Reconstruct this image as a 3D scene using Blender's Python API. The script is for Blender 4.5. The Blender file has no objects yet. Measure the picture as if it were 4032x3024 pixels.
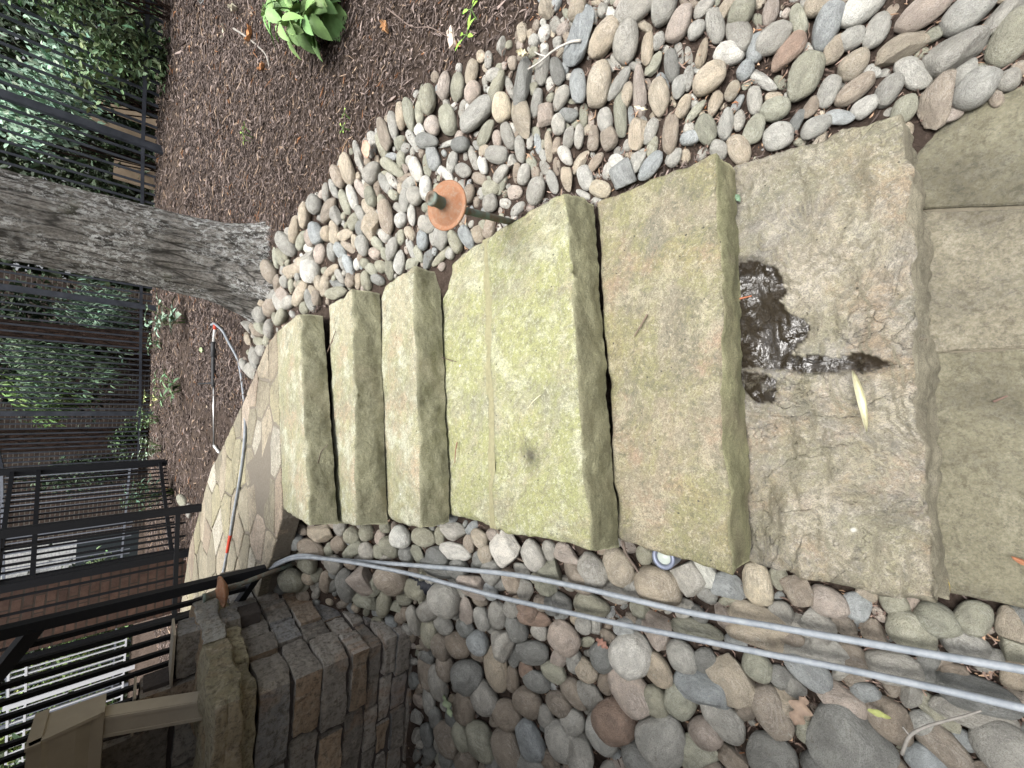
import bpy, math, random
import numpy as np
from mathutils import Vector, Matrix, noise
sc = bpy.context.scene
col = sc.collection
R = math.radians
# ------------------------------------------------------------------ camera
FPX, CX, CY, CAMH = 1514.0, 2016.0, 1512.0, 1.51      # focal length in photo pixels, centre, eye height (m)
_d = np.array([3600.0 - CX, 1630.0 - CY, FPX]); _d /= np.linalg.norm(_d)
_Z = -_d; _f = np.array([0, 0, 1.0]); _Y = _f - _Z * (_f @ _Z); _Y /= np.linalg.norm(_Y); _X = np.cross(_Y, _Z)
CM = np.array([_X, _Y, _Z])
CAM = np.array([0, 0, CAMH])
cd = bpy.data.cameras.new('camera'); cam = bpy.data.objects.new('camera', cd); col.objects.link(cam)
cd.sensor_width = 36; cd.lens = FPX / 4032 * 36; cd.clip_start = .02; cd.clip_end = 500
m = Matrix.Identity(4)
for r_ in range(3):
    m[r_][0] = CM[r_, 0]; m[r_][1] = -CM[r_, 1]; m[r_][2] = -CM[r_, 2]; m[r_][3] = CAM[r_]
cam.matrix_world = m
sc.camera = cam
# ------------------------------------------------------------------ light: overcast
w = bpy.data.worlds.new('World'); sc.world = w; w.use_nodes = True
wn = w.node_tree.nodes; wl = w.node_tree.links
bg = wn['Background']; sky = wn.new('ShaderNodeTexSky'); sky.sky_type = 'NISHITA'; sky.sun_disc = False
sky.sun_elevation = R(81); sky.sun_rotation = R(190); sky.air_density = 1.0; sky.dust_density = 5.0; sky.ozone_density = 1.0
hs = wn.new('ShaderNodeHueSaturation'); hs.inputs['Saturation'].default_value = .2
wl.new(sky.outputs[0], hs.inputs['Color']); 
# overcast sky: brighter overhead than at the horizon
tcw = wn.new('ShaderNodeTexCoord'); sxw = wn.new('ShaderNodeSeparateXYZ'); wl.new(tcw.outputs['Generated'], sxw.inputs[0])
rw = wn.new('ShaderNodeMapRange'); rw.inputs['From Min'].default_value = 0; rw.inputs['From Max'].default_value = .9; rw.inputs['To Min'].default_value = .3; rw.inputs['To Max'].default_value = 1.5; wl.new(sxw.outputs[2], rw.inputs['Value'])
mxw = wn.new('ShaderNodeVectorMath'); mxw.operation = 'SCALE'; wl.new(hs.outputs[0], mxw.inputs[0]); wl.new(rw.outputs[0], mxw.inputs['Scale'])
wl.new(mxw.outputs[0], bg.inputs['Color']); bg.inputs['Strength'].default_value = .135
sd = bpy.data.lights.new('sun', 'SUN'); sd.energy = 1.5; sd.angle = R(35); sd.color = (1, .97, .92)
so = bpy.data.objects.new('sun', sd); col.objects.link(so)
so.rotation_euler = (R(9), 0, R(10))
sc.view_settings.view_transform = 'Standard'; sc.view_settings.look = 'None'; sc.view_settings.exposure = 1.05; sc.view_settings.gamma = 1
sc.cycles.max_bounces = 5
random.seed(7); rng = np.random.default_rng(7)

# ------------------------------------------------------------------ geometry helpers
def ray(u, v):
    c = np.array([u - CX, v - CY, FPX]); w_ = CM @ c; return w_ / np.linalg.norm(w_)
def onz(u, v, z):
    r = ray(u, v); return CAM + r * (z - CAMH) / r[2]
def at_range(u, v, rr):
    r = ray(u, v); return CAM + r * rr / math.hypot(r[0], r[1])
def project(p):
    c = CM.T @ (np.asarray(p) - CAM); return np.array([CX + FPX * c[0] / c[2], CY + FPX * c[1] / c[2], c[2]])
S = 4032 / 2212.0
PATH0, PSL = .955, .045
def path_z(x, y): return PATH0 + PSL * max(0, y - 2.6)
_cp = np.array([
 # under the stairs
 (.1,-.6,-.07),(.1,-.15,-.07),(.1,.2,-.03),(.1,.6,.13),(.05,1.0,.28),(0,1.4,.36),(-.1,1.75,.5),(-.2,2.05,.66),(-.25,2.4,.78),(-.3,2.8,.86),
 # right bed next to the steps
 (.84,-.1,.0),(.82,.25,.08),(.78,.6,.22),(.72,1.05,.38),(.6,1.5,.52),(.52,1.85,.66),(.4,2.2,.79),(.25,2.65,.9),(.05,3.05,.93),
 (1.6,-.5,.06),(1.6,.2,.2),(1.5,.8,.4),(1.4,1.5,.64),(1.2,2.1,.83),(.9,2.6,.95),
 (2.5,0,.32),(2.5,1.5,.78),(2.5,3,1.12),(.6,3.2,1.0),(.0,4.2,1.06),(1.2,4.2,1.16),(2.5,4.8,1.34),(2.56,6.57,1.5),(.757,8.15,1.43),(-1.04,9.74,1.36),(-2.16,10.7,1.34),
 (-.4,6,1.2),(4,5,1.5),(4,2,1.15),(4,0,.7),(4,-1.5,.5),(1.2,-1.2,-.02),
 # left bed
 (-.62,-.3,-.06),(-.58,.15,.0),(-.6,.55,.12),(-.66,1.0,.28),(-.74,1.45,.46),(-.85,1.85,.64),(-.9,2.3,.8),(-1.38,1.78,.4),(-1.36,2.2,.62),(-1.35,2.62,.82),
 (-1.3,.9,.16),(-1.3,0,.02),(-2.2,1.7,.36),(-2.2,.5,.12),(-3.6,1.2,.2),(-3.6,-1,.05),(-1.5,-1.2,-.05),
 # path and beyond
 (-1.2,3.2,.9),(-1.2,4.2,.97),(-2.5,4.2,.97),(-2.2,5.8,1.04),(-3.5,5.5,1.02),(-4,7.4,1.12),(-6,6,1.05),(-6,10,1.2),(-3.4,8.6,1.22),(6,9,1.62),(9,2,1.5),(-9,2,.9),(0,14,1.4),(-8,15,1.35),(8,15,1.6)], float)
def _phi(r2): return np.where(r2 > 1e-12, .5 * r2 * np.log(np.maximum(r2, 1e-12)), 0)
_n = len(_cp); _K = _phi(((_cp[:, None, :2] - _cp[None, :, :2]) ** 2).sum(-1)) + np.eye(_n) * .002
_P = np.hstack([np.ones((_n, 1)), _cp[:, :2]])
_A = np.block([[_K, _P], [_P.T, np.zeros((3, 3))]])
_w = np.linalg.solve(_A, np.concatenate([_cp[:, 2], np.zeros(3)]))
def HG(x, y):
    x = np.asarray(x, float); y = np.asarray(y, float); sh = x.shape; x = x.ravel(); y = y.ravel()
    out = np.empty(len(x))
    for s in range(0, len(x), 20000):
        X = x[s:s+20000]; Yv = y[s:s+20000]
        r2 = (X[:, None] - _cp[:, 0]) ** 2 + (Yv[:, None] - _cp[:, 1]) ** 2
        out[s:s+20000] = _phi(r2) @ _w[:_n] + _w[_n] + _w[_n+1] * X + _w[_n+2] * Yv
    d = np.hypot(x, y - 5); k = np.clip((d - 9) / 6, 0, 1); k = k * k * (3 - 2 * k)
    return (np.clip(out, -.5, 2.2) * (1 - k) + 1.38 * k).reshape(sh)
_ts = .35 * (1.018 ** np.arange(260))
def G(u, v, off=0.0):
    r = ray(u, v); P = CAM[None] + r[None] * _ts[:, None]
    dz = P[:, 2] - HG(P[:, 0], P[:, 1]) - off
    idx = np.nonzero(dz < 0)[0]
    if len(idx) == 0: return P[-1]
    i = idx[0]
    if i == 0: return P[0]
    t = _ts[i-1] + (_ts[i] - _ts[i-1]) * dz[i-1] / (dz[i-1] - dz[i]); p = CAM + r * t
    return p
def Gd(x, y, off=0.0): return G(x * S, y * S, off)       # same, from 2212-wide preview pixels
def gnormal(x, y):
    e = .04; a = HG(np.array([x+e, x-e, x, x]), np.array([y, y, y+e, y-e]))
    n = Vector((-(a[0]-a[1])/(2*e), -(a[2]-a[3])/(2*e), 1)); return n.normalized()
def nz(x, y, z, s=1.0): return noise.noise(Vector((x*s, y*s, z*s)))
def fbm(x, y, z, s=1.0, o=4): return noise.fractal(Vector((x*s, y*s, z*s)), .9, 2.1, o)

def mesh_obj(name, verts, faces, mat=None, parent=None, smooth=False, loc=None, mats=None):
    me = bpy.data.meshes.new(name)
    if loc is not None: verts = [(v[0]-loc[0], v[1]-loc[1], v[2]-loc[2]) for v in verts]
    me.from_pydata([tuple(v) for v in verts], [], faces)
    if mat: me.materials.append(mat)
    if smooth: me.polygons.foreach_set('use_smooth', [True] * len(me.polygons))
    me.update()
    o = bpy.data.objects.new(name, me); col.objects.link(o)
    if parent: o.parent = parent
    if loc is not None: o.location = loc
    return o
def np_mesh(name, V, F, mat, smooth=False, colors=None, parent=None):
    """V (n,3), F (m,k) equal-sized faces"""
    me = bpy.data.meshes.new(name); me.vertices.add(len(V)); me.vertices.foreach_set('co', V.astype(np.float32).ravel())
    k = F.shape[1]; me.loops.add(F.size); me.loops.foreach_set('vertex_index', F.astype(np.int32).ravel())
    me.polygons.add(len(F)); me.polygons.foreach_set('loop_start', np.arange(0, F.size, k, dtype=np.int32))
    me.polygons.foreach_set('use_smooth', np.full(len(F), smooth))
    me.update(calc_edges=True); me.validate()
    if colors is not None:
        ca = me.color_attributes.new('tint', 'FLOAT_COLOR', 'POINT'); c4 = np.ones((len(V), 4), np.float32); c4[:, :3] = colors
        ca.data.foreach_set('color', c4.ravel())
    me.materials.append(mat); o = bpy.data.objects.new(name, me); col.objects.link(o)
    if parent: o.parent = parent
    return o
def tag(o, label=None, cat=None, group=None, kind=None):
    if label: o['label'] = label
    if cat: o['category'] = cat
    if group: o['group'] = group
    if kind: o['kind'] = kind
    return o
def empty(name, loc=(0, 0, 0), label=None, cat=None, group=None):
    o = bpy.data.objects.new(name, None); col.objects.link(o); o.location = loc; o.empty_display_size = .1
    bpy.context.view_layer.update()
    return tag(o, label, cat, group)
class MB:
    def __init__(s): s.v = []; s.f = []
    def add(s, v, f):
        b = len(s.v); s.v += [tuple(p) for p in v]; s.f += [tuple(i + b for i in q) for q in f]
    def box(s, p0, p1, rz=0, c=None):
        x0, y0, z0 = p0; x1, y1, z1 = p1; V = [(x, y, z) for z in (z0, z1) for x, y in ((x0, y0), (x1, y0), (x1, y1), (x0, y1))]
        s.add(V, [(0, 3, 2, 1), (4, 5, 6, 7), (0, 1, 5, 4), (1, 2, 6, 5), (2, 3, 7, 6), (3, 0, 4, 7)])
    def bar(s, a, b, wx, wy, up=(0, 0, 1)):
        a = Vector(a); b = Vector(b); d = (b - a).normalized(); up = Vector(up)
        if abs(d.dot(up)) > .95: up = Vector((0, 1, 0))
        sx = d.cross(up).normalized(); sy = sx.cross(d).normalized()
        V = []
        for p in (a, b):
            for i, j in ((-1, -1), (1, -1), (1, 1), (-1, 1)): V.append(p + sx * i * wx / 2 + sy * j * wy / 2)
        s.add(V, [(0, 1, 2, 3), (7, 6, 5, 4), (0, 4, 5, 1), (1, 5, 6, 2), (2, 6, 7, 3), (3, 7, 4, 0)])
    def tube(s, pts, r, n=10, caps=True):
        pts = [Vector(p) for p in pts]; rr = r if hasattr(r, '__len__') else [r] * len(pts)
        t = (pts[1] - pts[0]).normalized(); a = t.orthogonal().normalized(); V = []; F = []
        for i, p in enumerate(pts):
            t2 = (pts[min(i+1, len(pts)-1)] - pts[max(i-1, 0)]).normalized()
            a = (a - t2 * a.dot(t2)).normalized(); b = t2.cross(a)
            for k in range(n):
                an = 2 * math.pi * k / n; V.append(p + (a * math.cos(an) + b * math.sin(an)) * rr[i])
            if i:
                for k in range(n):
                    F.append(((i-1)*n+k, (i-1)*n+(k+1) % n, i*n+(k+1) % n, i*n+k))
        if caps: F.append(tuple(range(n))[::-1]); F.append(tuple(range((len(pts)-1)*n, len(pts)*n)))
        s.add(V, F)
    def lathe(s, prof, o=(0, 0, 0), axis=(0, 0, 1), n=40):
        ax = Vector(axis).normalized(); a = ax.orthogonal().normalized(); b = ax.cross(a); o = Vector(o); V = []; F = []
        for i, (r, z) in enumerate(prof):
            for k in range(n):
                an = 2*math.pi*k/n; V.append(o + ax*z + (a*math.cos(an) + b*math.sin(an)) * max(r, 1e-4))
            if i:
                for k in range(n): F.append(((i-1)*n+k, (i-1)*n+(k+1) % n, i*n+(k+1) % n, i*n+k))
        s.add(V, F)
    def build(s, name, mat, parent=None, smooth=False, loc=None):
        return mesh_obj(name, s.v, s.f, mat, parent, smooth, loc)
def smooth_path(pts, n=10):
    P = [Vector(p) for p in pts]; P = [P[0] * 2 - P[1]] + P + [P[-1] * 2 - P[-2]]; out = []
    for i in range(1, len(P) - 2):
        for k in range(n):
            t = k / n; a, b, c, d = P[i-1], P[i], P[i+1], P[i+2]
            out.append(.5 * ((2*b) + (c-a)*t + (2*a-5*b+4*c-d)*t*t + (3*b-a-3*c+d)*t**3))
    out.append(P[-2]); return out
def in_poly(px, py, poly):
    px = np.asarray(px, float); py = np.asarray(py, float); ins = np.zeros(px.shape, bool); n = len(poly)
    for i in range(n):
        x1, y1 = poly[i]; x2, y2 = poly[(i+1) % n]
        if y1 == y2: continue
        c = ((y1 > py) != (y2 > py)) & (px < (x2-x1) * (py-y1) / (y2-y1) + x1); ins ^= c
    return ins

# ------------------------------------------------------------------ materials
class NT:
    def __init__(s, name, rough=.8, spec=.3):
        s.m = bpy.data.materials.new(name); s.m.use_nodes = True; s.t = s.m.node_tree; s.n = s.t.nodes; s.l = s.t.links
        s.b = s.n['Principled BSDF']; s.b.inputs['Roughness'].default_value = rough; s.b.inputs['Specular IOR Level'].default_value = spec
        s.tc = s.n.new('ShaderNodeTexCoord')
    def map(s, scale=(1, 1, 1), rot=(0, 0, 0), src=None):
        n = s.n.new('ShaderNodeMapping'); n.inputs['Scale'].default_value = scale; n.inputs['Rotation'].default_value = rot
        s.l.new(src or s.tc.outputs['Object'], n.inputs['Vector']); return n.outputs[0]
    def noise(s, scale, detail=4, rough=.6, dist=0, vec=None, out='Fac'):
        n = s.n.new('ShaderNodeTexNoise'); n.inputs['Scale'].default_value = scale; n.inputs['Detail'].default_value = detail
        n.inputs['Roughness'].default_value = rough; n.inputs['Distortion'].default_value = dist
        s.l.new(vec or s.tc.outputs['Object'], n.inputs['Vector']); return n.outputs[out]
    def vor(s, scale, feature='F1', vec=None, out='Distance', rnd=1):
        n = s.n.new('ShaderNodeTexVoronoi'); n.feature = feature; n.inputs['Scale'].default_value = scale
        n.inputs['Randomness'].default_value = rnd
        s.l.new(vec or s.tc.outputs['Object'], n.inputs['Vector']); return n.outputs[out]
    def ramp(s, fac, stops, interp='LINEAR'):
        n = s.n.new('ShaderNodeValToRGB'); e = n.color_ramp.elements; n.color_ramp.interpolation = interp
        for i, (p, c) in enumerate(stops):
            el = e[i] if i < 2 else e.new(p)
            el.position = p; c = (c, c, c) if not hasattr(c, '__len__') else c; el.color = (*c, 1)
        s.l.new(fac, n.inputs[0]); return n.outputs[0]
    def mix(s, fac, a, b, mode='MIX'):
        n = s.n.new('ShaderNodeMix'); n.data_type = 'RGBA'; n.blend_type = mode
        for i, x in ((0, fac), (6, a), (7, b)):
            if isinstance(x, (int, float)): n.inputs[i].default_value = x
            elif isinstance(x, tuple): n.inputs[i].default_value = (*x, 1)
            else: s.l.new(x, n.inputs[i])
        return n.outputs[2]
    def math(s, op, a, b=0.0, c=None):
        n = s.n.new('ShaderNodeMath'); n.operation = op
        for i, x in enumerate((a, b) if c is None else (a, b, c)):
            if isinstance(x, (int, float)): n.inputs[i].default_value = x
            else: s.l.new(x, n.inputs[i])
        return n.outputs[0]
    def attr(s, name, out='Color'):
        n = s.n.new('ShaderNodeAttribute'); n.attribute_name = name; return n.outputs[out]
    def objinfo(s, out): return s.n.new('ShaderNodeObjectInfo').outputs[out]
    def hsv(s, colr, h=.5, sa=1., v=1.):
        n = s.n.new('ShaderNodeHueSaturation')
        for k, x in (('Hue', h), ('Saturation', sa), ('Value', v)):
            if isinstance(x, (int, float)): n.inputs[k].default_value = x
            else: s.l.new(x, n.inputs[k])
        s.l.new(colr, n.inputs['Color']); return n.outputs[0]
    def col(s, c):
        if isinstance(c, tuple): s.b.inputs['Base Color'].default_value = (*c, 1)
        else: s.l.new(c, s.b.inputs['Base Color'])
    def rough(s, r): s.l.new(r, s.b.inputs['Roughness'])
    def bump(s, h, dist=.01, strength=1.):
        n = s.n.new('ShaderNodeBump'); n.inputs['Distance'].default_value = dist; n.inputs['Strength'].default_value = strength
        s.l.new(h, n.inputs['Height'])
        if s.b.inputs['Normal'].is_linked: s.l.new(s.b.inputs['Normal'].links[0].from_socket, n.inputs['Normal'])
        s.l.new(n.outputs[0], s.b.inputs['Normal'])
def plain(name, c, rough=.6, metal=0, var=.12, bump=0, scale=20):
    t = NT(name, rough); f = t.noise(scale, 4)
    t.col(t.mix(t.ramp(f, [(.3, 0.), (.7, 1.)]), tuple(x*(1-var) for x in c), tuple(min(1, x*(1+var)) for x in c)))
    t.b.inputs['Metallic'].default_value = metal
    if bump: t.bump(f, bump)
    return t.m

def slab_mat(name, tan, grey, green, gamt, warm=(.42, .3, .17), seed=0, cleft=1., rot=.5, riser=(.2, .205, .12), pale=(.6, .58, .44), lich=.5):
    t = NT(name, .85, .25)
    mp = t.n.new('ShaderNodeMapping'); mp.inputs['Location'].default_value = (seed*3.1, seed*1.7, seed); mp.inputs['Rotation'].default_value = (0, 0, rot)
    t.l.new(t.tc.outputs['Object'], mp.inputs['Vector'])
    # warp the coordinates so that nothing runs in straight streaks
    wn_ = t.n.new('ShaderNodeTexNoise'); wn_.inputs['Scale'].default_value = 2.2; wn_.inputs['Detail'].default_value = 4; t.l.new(mp.outputs[0], wn_.inputs['Vector'])
    vm = t.n.new('ShaderNodeVectorMath'); vm.operation = 'MULTIPLY_ADD'; t.l.new(wn_.outputs['Color'], vm.inputs[0]); vm.inputs[1].default_value = (.13, .13, .13); t.l.new(mp.outputs[0], vm.inputs[2]); v = vm.outputs[0]
    vs = t.map((1, 1.25, 1), src=v); vr = t.map((1, 1, 1), rot=(0, 0, 1.1), src=v)
    big = t.noise(3.2, 6, .62, .3, v); fine = t.noise(70, 7, .78, 0, v); vf = t.noise(300, 3, .7, 0, v)
    c = t.mix(t.ramp(big, [(.4, 0.), (.58, 1.)]), grey, tan)
    c = t.mix(t.ramp(t.noise(5.3, 7, .7, .4, vr), [(.5, 0.), (.6, .8)]), c, warm)
    c = t.mix(t.ramp(t.noise(3.4, 8, .74, .3, t.map((1, 1.4, 1), rot=(0, 0, .5), src=v)), [(.52-.14*gamt, 0.), (.62-.12*gamt, min(1, .35+.6*gamt))]), c, green)
    c = t.mix(t.ramp(t.noise(8, 9, .72, .15, v), [(.52, 0.), (.6, lich)]), c, pale)
    c = t.mix(t.ramp(t.noise(7, 8, .7, .2, vr), [(.55, 0.), (.62, .45)]), c, tuple(x*.6 for x in grey))
    c = t.mix(t.ramp(t.noise(34, 8, .8, .3, vs), [(.4, .55), (.5, 0.)]), c, tuple(x*.5 for x in grey))
    c = t.mix(t.ramp(fine, [(.53, 0.), (.6, .6)]), c, pale)
    c = t.mix(t.ramp(vf, [(.4, .55), (.5, 0.)]), c, tuple(x*.42 for x in grey)); c = t.mix(t.ramp(t.noise(120, 6, .8, .2, vs), [(.4, .45), (.48, 0.)]), c, tuple(x*.5 for x in grey)); c = t.mix(t.ramp(t.noise(6.5, 10, .8, .2, vr), [(.485, 0.), (.5, .45), (.515, 0.)]), c, tuple(x*.4 for x in grey))
    # scattered dark grit and pale lichen dots
    c = t.mix(t.ramp(t.vor(21, vec=v), [(.05, .9), (.08, 0.)]), c, (.06, .055, .045))
    c = t.mix(t.ramp(t.vor(6, vec=vr), [(.02, .8), (.04, 0.)]), c, (.6, .6, .55))
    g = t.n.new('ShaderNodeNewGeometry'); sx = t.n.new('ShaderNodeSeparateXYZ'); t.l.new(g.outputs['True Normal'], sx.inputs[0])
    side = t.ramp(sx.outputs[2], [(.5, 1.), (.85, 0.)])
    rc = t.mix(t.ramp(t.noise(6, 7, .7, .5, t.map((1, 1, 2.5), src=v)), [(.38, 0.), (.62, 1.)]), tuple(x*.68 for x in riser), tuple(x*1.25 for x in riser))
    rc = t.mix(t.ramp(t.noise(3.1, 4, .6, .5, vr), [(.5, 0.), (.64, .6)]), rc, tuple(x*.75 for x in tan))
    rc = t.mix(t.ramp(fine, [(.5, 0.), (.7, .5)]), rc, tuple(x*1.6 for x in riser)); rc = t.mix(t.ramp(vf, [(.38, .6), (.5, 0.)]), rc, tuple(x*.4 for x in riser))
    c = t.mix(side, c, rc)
    wet = t.attr('wet', 'Fac'); stain = t.attr('stain', 'Fac')
    wetn = t.math('MULTIPLY', wet, t.ramp(t.noise(13, 7, .75, .3, v), [(.3, .6), (.42, 1.)]))
    c = t.mix(t.math('MULTIPLY', wetn, .95), c, (.018, .013, .008))
    c = t.mix(t.math('MULTIPLY', stain, .85), c, (.05, .045, .035))
    t.col(c)
    t.rough(t.math('SUBTRACT', .88, t.math('MULTIPLY', wetn, .3)))
    t.l.new(t.math('MULTIPLY', t.math('SUBTRACT', 1, wetn), .25), t.b.inputs['Specular IOR Level']); t.l.new(t.ramp(t.math('MULTIPLY', wet, t.ramp(t.noise(11, 4, .55, .2, v), [(.46, .5), (.56, 1.)])), [(.52, 0.06), (1., .85)]), t.b.inputs['Coat Weight']); t.b.inputs['Coat Roughness'].default_value = .04; t.b.inputs['Coat IOR'].default_value = 1.6
    # cleft relief: curved laminae, then grain
    r1 = t.noise(2.6, 5, .52, .5, vs); ter = t.math('FRACT', t.math('MULTIPLY', r1, 11)); ter = t.ramp(ter, [(0., 0.), (.8, .3), (.93, 1.), (1., 0.)])
    t.bump(t.math('MULTIPLY', t.math('MULTIPLY', ter, t.math('SUBTRACT', 1, side)), t.ramp(t.noise(2.1, 3, .5, 0, vr), [(.46, .0), (.62, 1.)])), .006 * max(0, cleft - .55), 1.); t.bump(t.noise(5, 4, .5, .2, v), .02, .6); t.bump(t.noise(9, 10, .7, .15, v), .016, .9); t.bump(fine, .005, 1.)
    nb = t.n.new('ShaderNodeBump'); nb.inputs['Distance'].default_value = .016; t.l.new(t.noise(15, 5, .6, .3, v), nb.inputs['Height']); t.l.new(nb.outputs[0], t.b.inputs['Coat Normal'])
    return t.m
# ------------------------------------------------------------------ steps
def smst(a, b, x):
    t = min(1, max(0, (x - a) / (b - a))); return t * t * (3 - 2 * t)
def slab(name, mat, px, z, th, label, seed=0, wet=None, stain=None, res=.009, cleft=1., rag=1., out=.012, joint=False):
    """px: four photo-preview points of the top face: front-right, rear-right, rear-left, front-left"""
    c = [onz(x * S, y * S, z) for x, y in px]; A, B, C, D = c
    W = (A - D)[:2]; W = math.hypot(*W); Dp = math.hypot(*(B - A)[:2]); nu = int(W / res); nv = int(max(Dp, .1) / res); k = 9
    ctr = (A + B + C + D) / 4
    us = [0.0] * k + [i / nu for i in range(nu + 1)] + [1.0] * k
    vs = [0.0] * k + [j / nv for j in range(nv + 1)] + [1.0] * k
    V = np.zeros((len(vs), len(us), 3)); so_ = seed * 7.31
    eu = Vector((A - D)).normalized(); ev = Vector((B - A)).normalized()
    prof = [1 - (1 - i / k) ** 1.0 for i in range(k)]  # descend fractions
    for j, v in enumerate(vs):
        dv = (k - j) / k if j < k else ((j - (len(vs) - 1 - k)) / k if j > len(vs) - 1 - k else 0)
        for i, u in enumerate(us):
            du = (k - i) / k if i < k else ((i - (len(us) - 1 - k)) / k if i > len(us) - 1 - k else 0)
            d = max(du, dv)
            p = D * (1-u) * (1-v) + A * u * (1-v) + B * u * v + C * (1-u) * v
            x, y = p[0], p[1]
            # ragged plan edges
            ef = max(0, 1 - v * Dp / .05); er = max(0, 1 - (1-v) * Dp / .05); el = max(0, 1 - u * W / .06); eR = max(0, 1 - (1-u) * W / .06)
            hz = z - d * th
            nf = rag * (.011 * nz(x*3+so_, hz*5, 1) + .009 * nz(x*9+so_, hz*13, 2) + .006 * abs(nz(x*17+so_, hz*9, 4)) + .004 * nz(x*30, hz*40, so_) + (.003 * nz(x*60, hz*80, so_) if d > 0 else 0))
            ns = rag * (.014 * nz(y*3+so_, hz*5, 5) + .008 * nz(y*12+so_, hz*18, 6) + .004 * nz(y*34, hz*40, so_))
            oy = -(ef * (nf + (out * math.sin(min(1, d * 1.2) * 1.5) if dv > 0 else 0))) + (0 if joint else er * (nf * .5))
            ox = -(el * (ns + (.004 * d * 3 if du > 0 else 0))) + eR * (ns + .004 * d * 3)
            q = Vector(p) + eu * ox + ev * oy
            # cleft top
            t = fbm(x*1.6 + y*.7 + so_, y*3.4 - x*.5, so_, 1.3, 5) * 3.4 * cleft
            fr = t - math.floor(t); h = (math.floor(t) + smst(.78, .98, fr) + fr * .15) * .0042 * cleft + .0045 * nz(x*9+so_, y*9, 3) * cleft + .006 * nz(x*4+so_, y*4, 6) * cleft + .0014 * nz(x*40, y*40, so_) + .0008 * nz(x*95, y*95, so_)
            edge = min(v * Dp, (1-v) * Dp, u * W, (1-u) * W)
            if d == 0: hz = z + h - (.005 * (1 - edge / .012) if edge < .012 else 0) - .006 * max(0, nz(x*14+so_, y*14, 8)) * max(0, 1 - edge / .03) - .03 * max(0, nz(x*7+so_*2, y*7, 3) - .12) * max(0, 1 - edge / (.02 + .03 * abs(nz(x*5, y*5, so_))))
            else: hz = z - .006 - d * (th - .006) + .003 * nz(x*20, y*20, d*5)
            V[j, i] = (q.x, q.y, hz)
    nJ, nI = V.shape[:2]; idx = np.arange(nJ * nI).reshape(nJ, nI)
    F = np.stack([idx[:-1, :-1], idx[:-1, 1:], idx[1:, 1:], idx[1:, :-1]], -1).reshape(-1, 4)
    vv = V.reshape(-1, 3); base = np.array([ctr[0], ctr[1], z - th])
    o = np_mesh(name, vv - base, F, mat, True); o.location = base
    def mask(polys, nm, soft):
        a = np.zeros(len(vv), np.float32)
        jx = np.array([.012 * nz(p[0]*18, p[1]*18, 4) + .006 * nz(p[0]*55, p[1]*55, 4) for p in vv]); jy = np.array([.012 * nz(p[0]*18, p[1]*18, 9) + .006 * nz(p[0]*55, p[1]*55, 9) for p in vv])
        for poly in polys:
            pw = [onz(x * S, y * S, z)[:2] for x, y in poly]; cx = np.mean([q[0] for q in pw]); cy = np.mean([q[1] for q in pw])
            for f, wgt in soft:
                pp = [(cx + (q[0]-cx)*f, cy + (q[1]-cy)*f) for q in pw]; a = np.maximum(a, in_poly(vv[:, 0]+jx, vv[:, 1]+jy, pp) * wgt)
        at = o.data.attributes.new(nm, 'FLOAT', 'POINT'); at.data.foreach_set('value', a)
    if wet: mask(wet, 'wet', [(1.08, .45), (1., 1.)])
    if stain: mask(stain, 'stain', [(1.5, .12), (1.25, .3), (.9, .55), (.5, .85), (.25, 1.)])
    return tag(o, label, 'step', 'stone slab steps')

M1 = slab_mat('sandstone_first_step', (.31, .275, .205), (.215, .203, .175), (.24, .23, .14), .45, (.31, .24, .16), 1, 1.9, .9, (.25, .23, .17), (.44, .405, .335), .5)
M2 = slab_mat('sandstone_second_step', (.31, .265, .185), (.215, .20, .15), (.25, .245, .11), .55, (.345, .25, .175), 2, .8, .3, (.26, .255, .15), (.44, .40, .29), .5)
M3 = slab_mat('sandstone_landing_step', (.38, .36, .235), (.28, .275, .19), (.325, .34, .145), .8, (.38, .33, .215), 3, .85, .7, (.265, .26, .165), (.56, .56, .42), .55)
M4 = slab_mat('sandstone_upper_step', (.40, .37, .255), (.29, .275, .195), (.30, .305, .165), .55, (.42, .33, .225), 4, .7, .2, (.25, .245, .165), (.54, .55, .44), .6)
wetp = [[(1587,575),(1625,560),(1665,570),(1690,600),(1700,630),(1680,650),(1700,670),(1740,690),(1750,710),(1730,740),(1712,770),(1760,768),(1810,770),(1850,762),(1890,765),(1918,780),(1915,790),(1880,800),(1830,800),(1790,808),(1740,805),(1700,800),(1650,795),(1603,795),(1590,700)],
        [(1605,800),(1650,805),(1680,825),(1680,850),(1665,872),(1635,870),(1612,850),(1602,825)]]
slab('stone_step', M1, [(1948,246),(1575,362),(1604,1215),(2012,1306)], .17, .19, 'lowest and deepest brown sandstone step with dark wet patches and a curled dry leaf', 1, wet=wetp, cleft=2.0, rag=1.7, out=.028, res=.0065)
slab('stone_step', M2, [(1542,330),(1290,437),(1333,1165),(1572,1240)], .34, .166, 'second step from the bottom, dry pinkish brown sandstone slab', 2, cleft=.7)
slab('stone_step', M3, [(1216,412),(1052,515),(1069,1140),(1268,1196)], .51, .166, 'third step from the bottom, wide yellow-green slab with a dark round stain', 3, stain=[[(1133,955),(1150,960),(1165,975),(1168,995),(1160,1010),(1145,1015),(1132,1000),(1128,975)]], cleft=.8)
slab('stone_step', M3, [(1046,520),(945,580),(957,1108),(1062,1138)], .508, .16, 'pale lichen-covered slab behind the mortar joint of the wide third step', 4, cleft=.8, joint=True)
slab('stone_step', M4, [(890,577),(810,632),(826,1120),(905,1140)], .66, .143, 'fourth step, narrow yellowish slab between the wide slab and the step with a rough riser', 5, cleft=.6)
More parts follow.
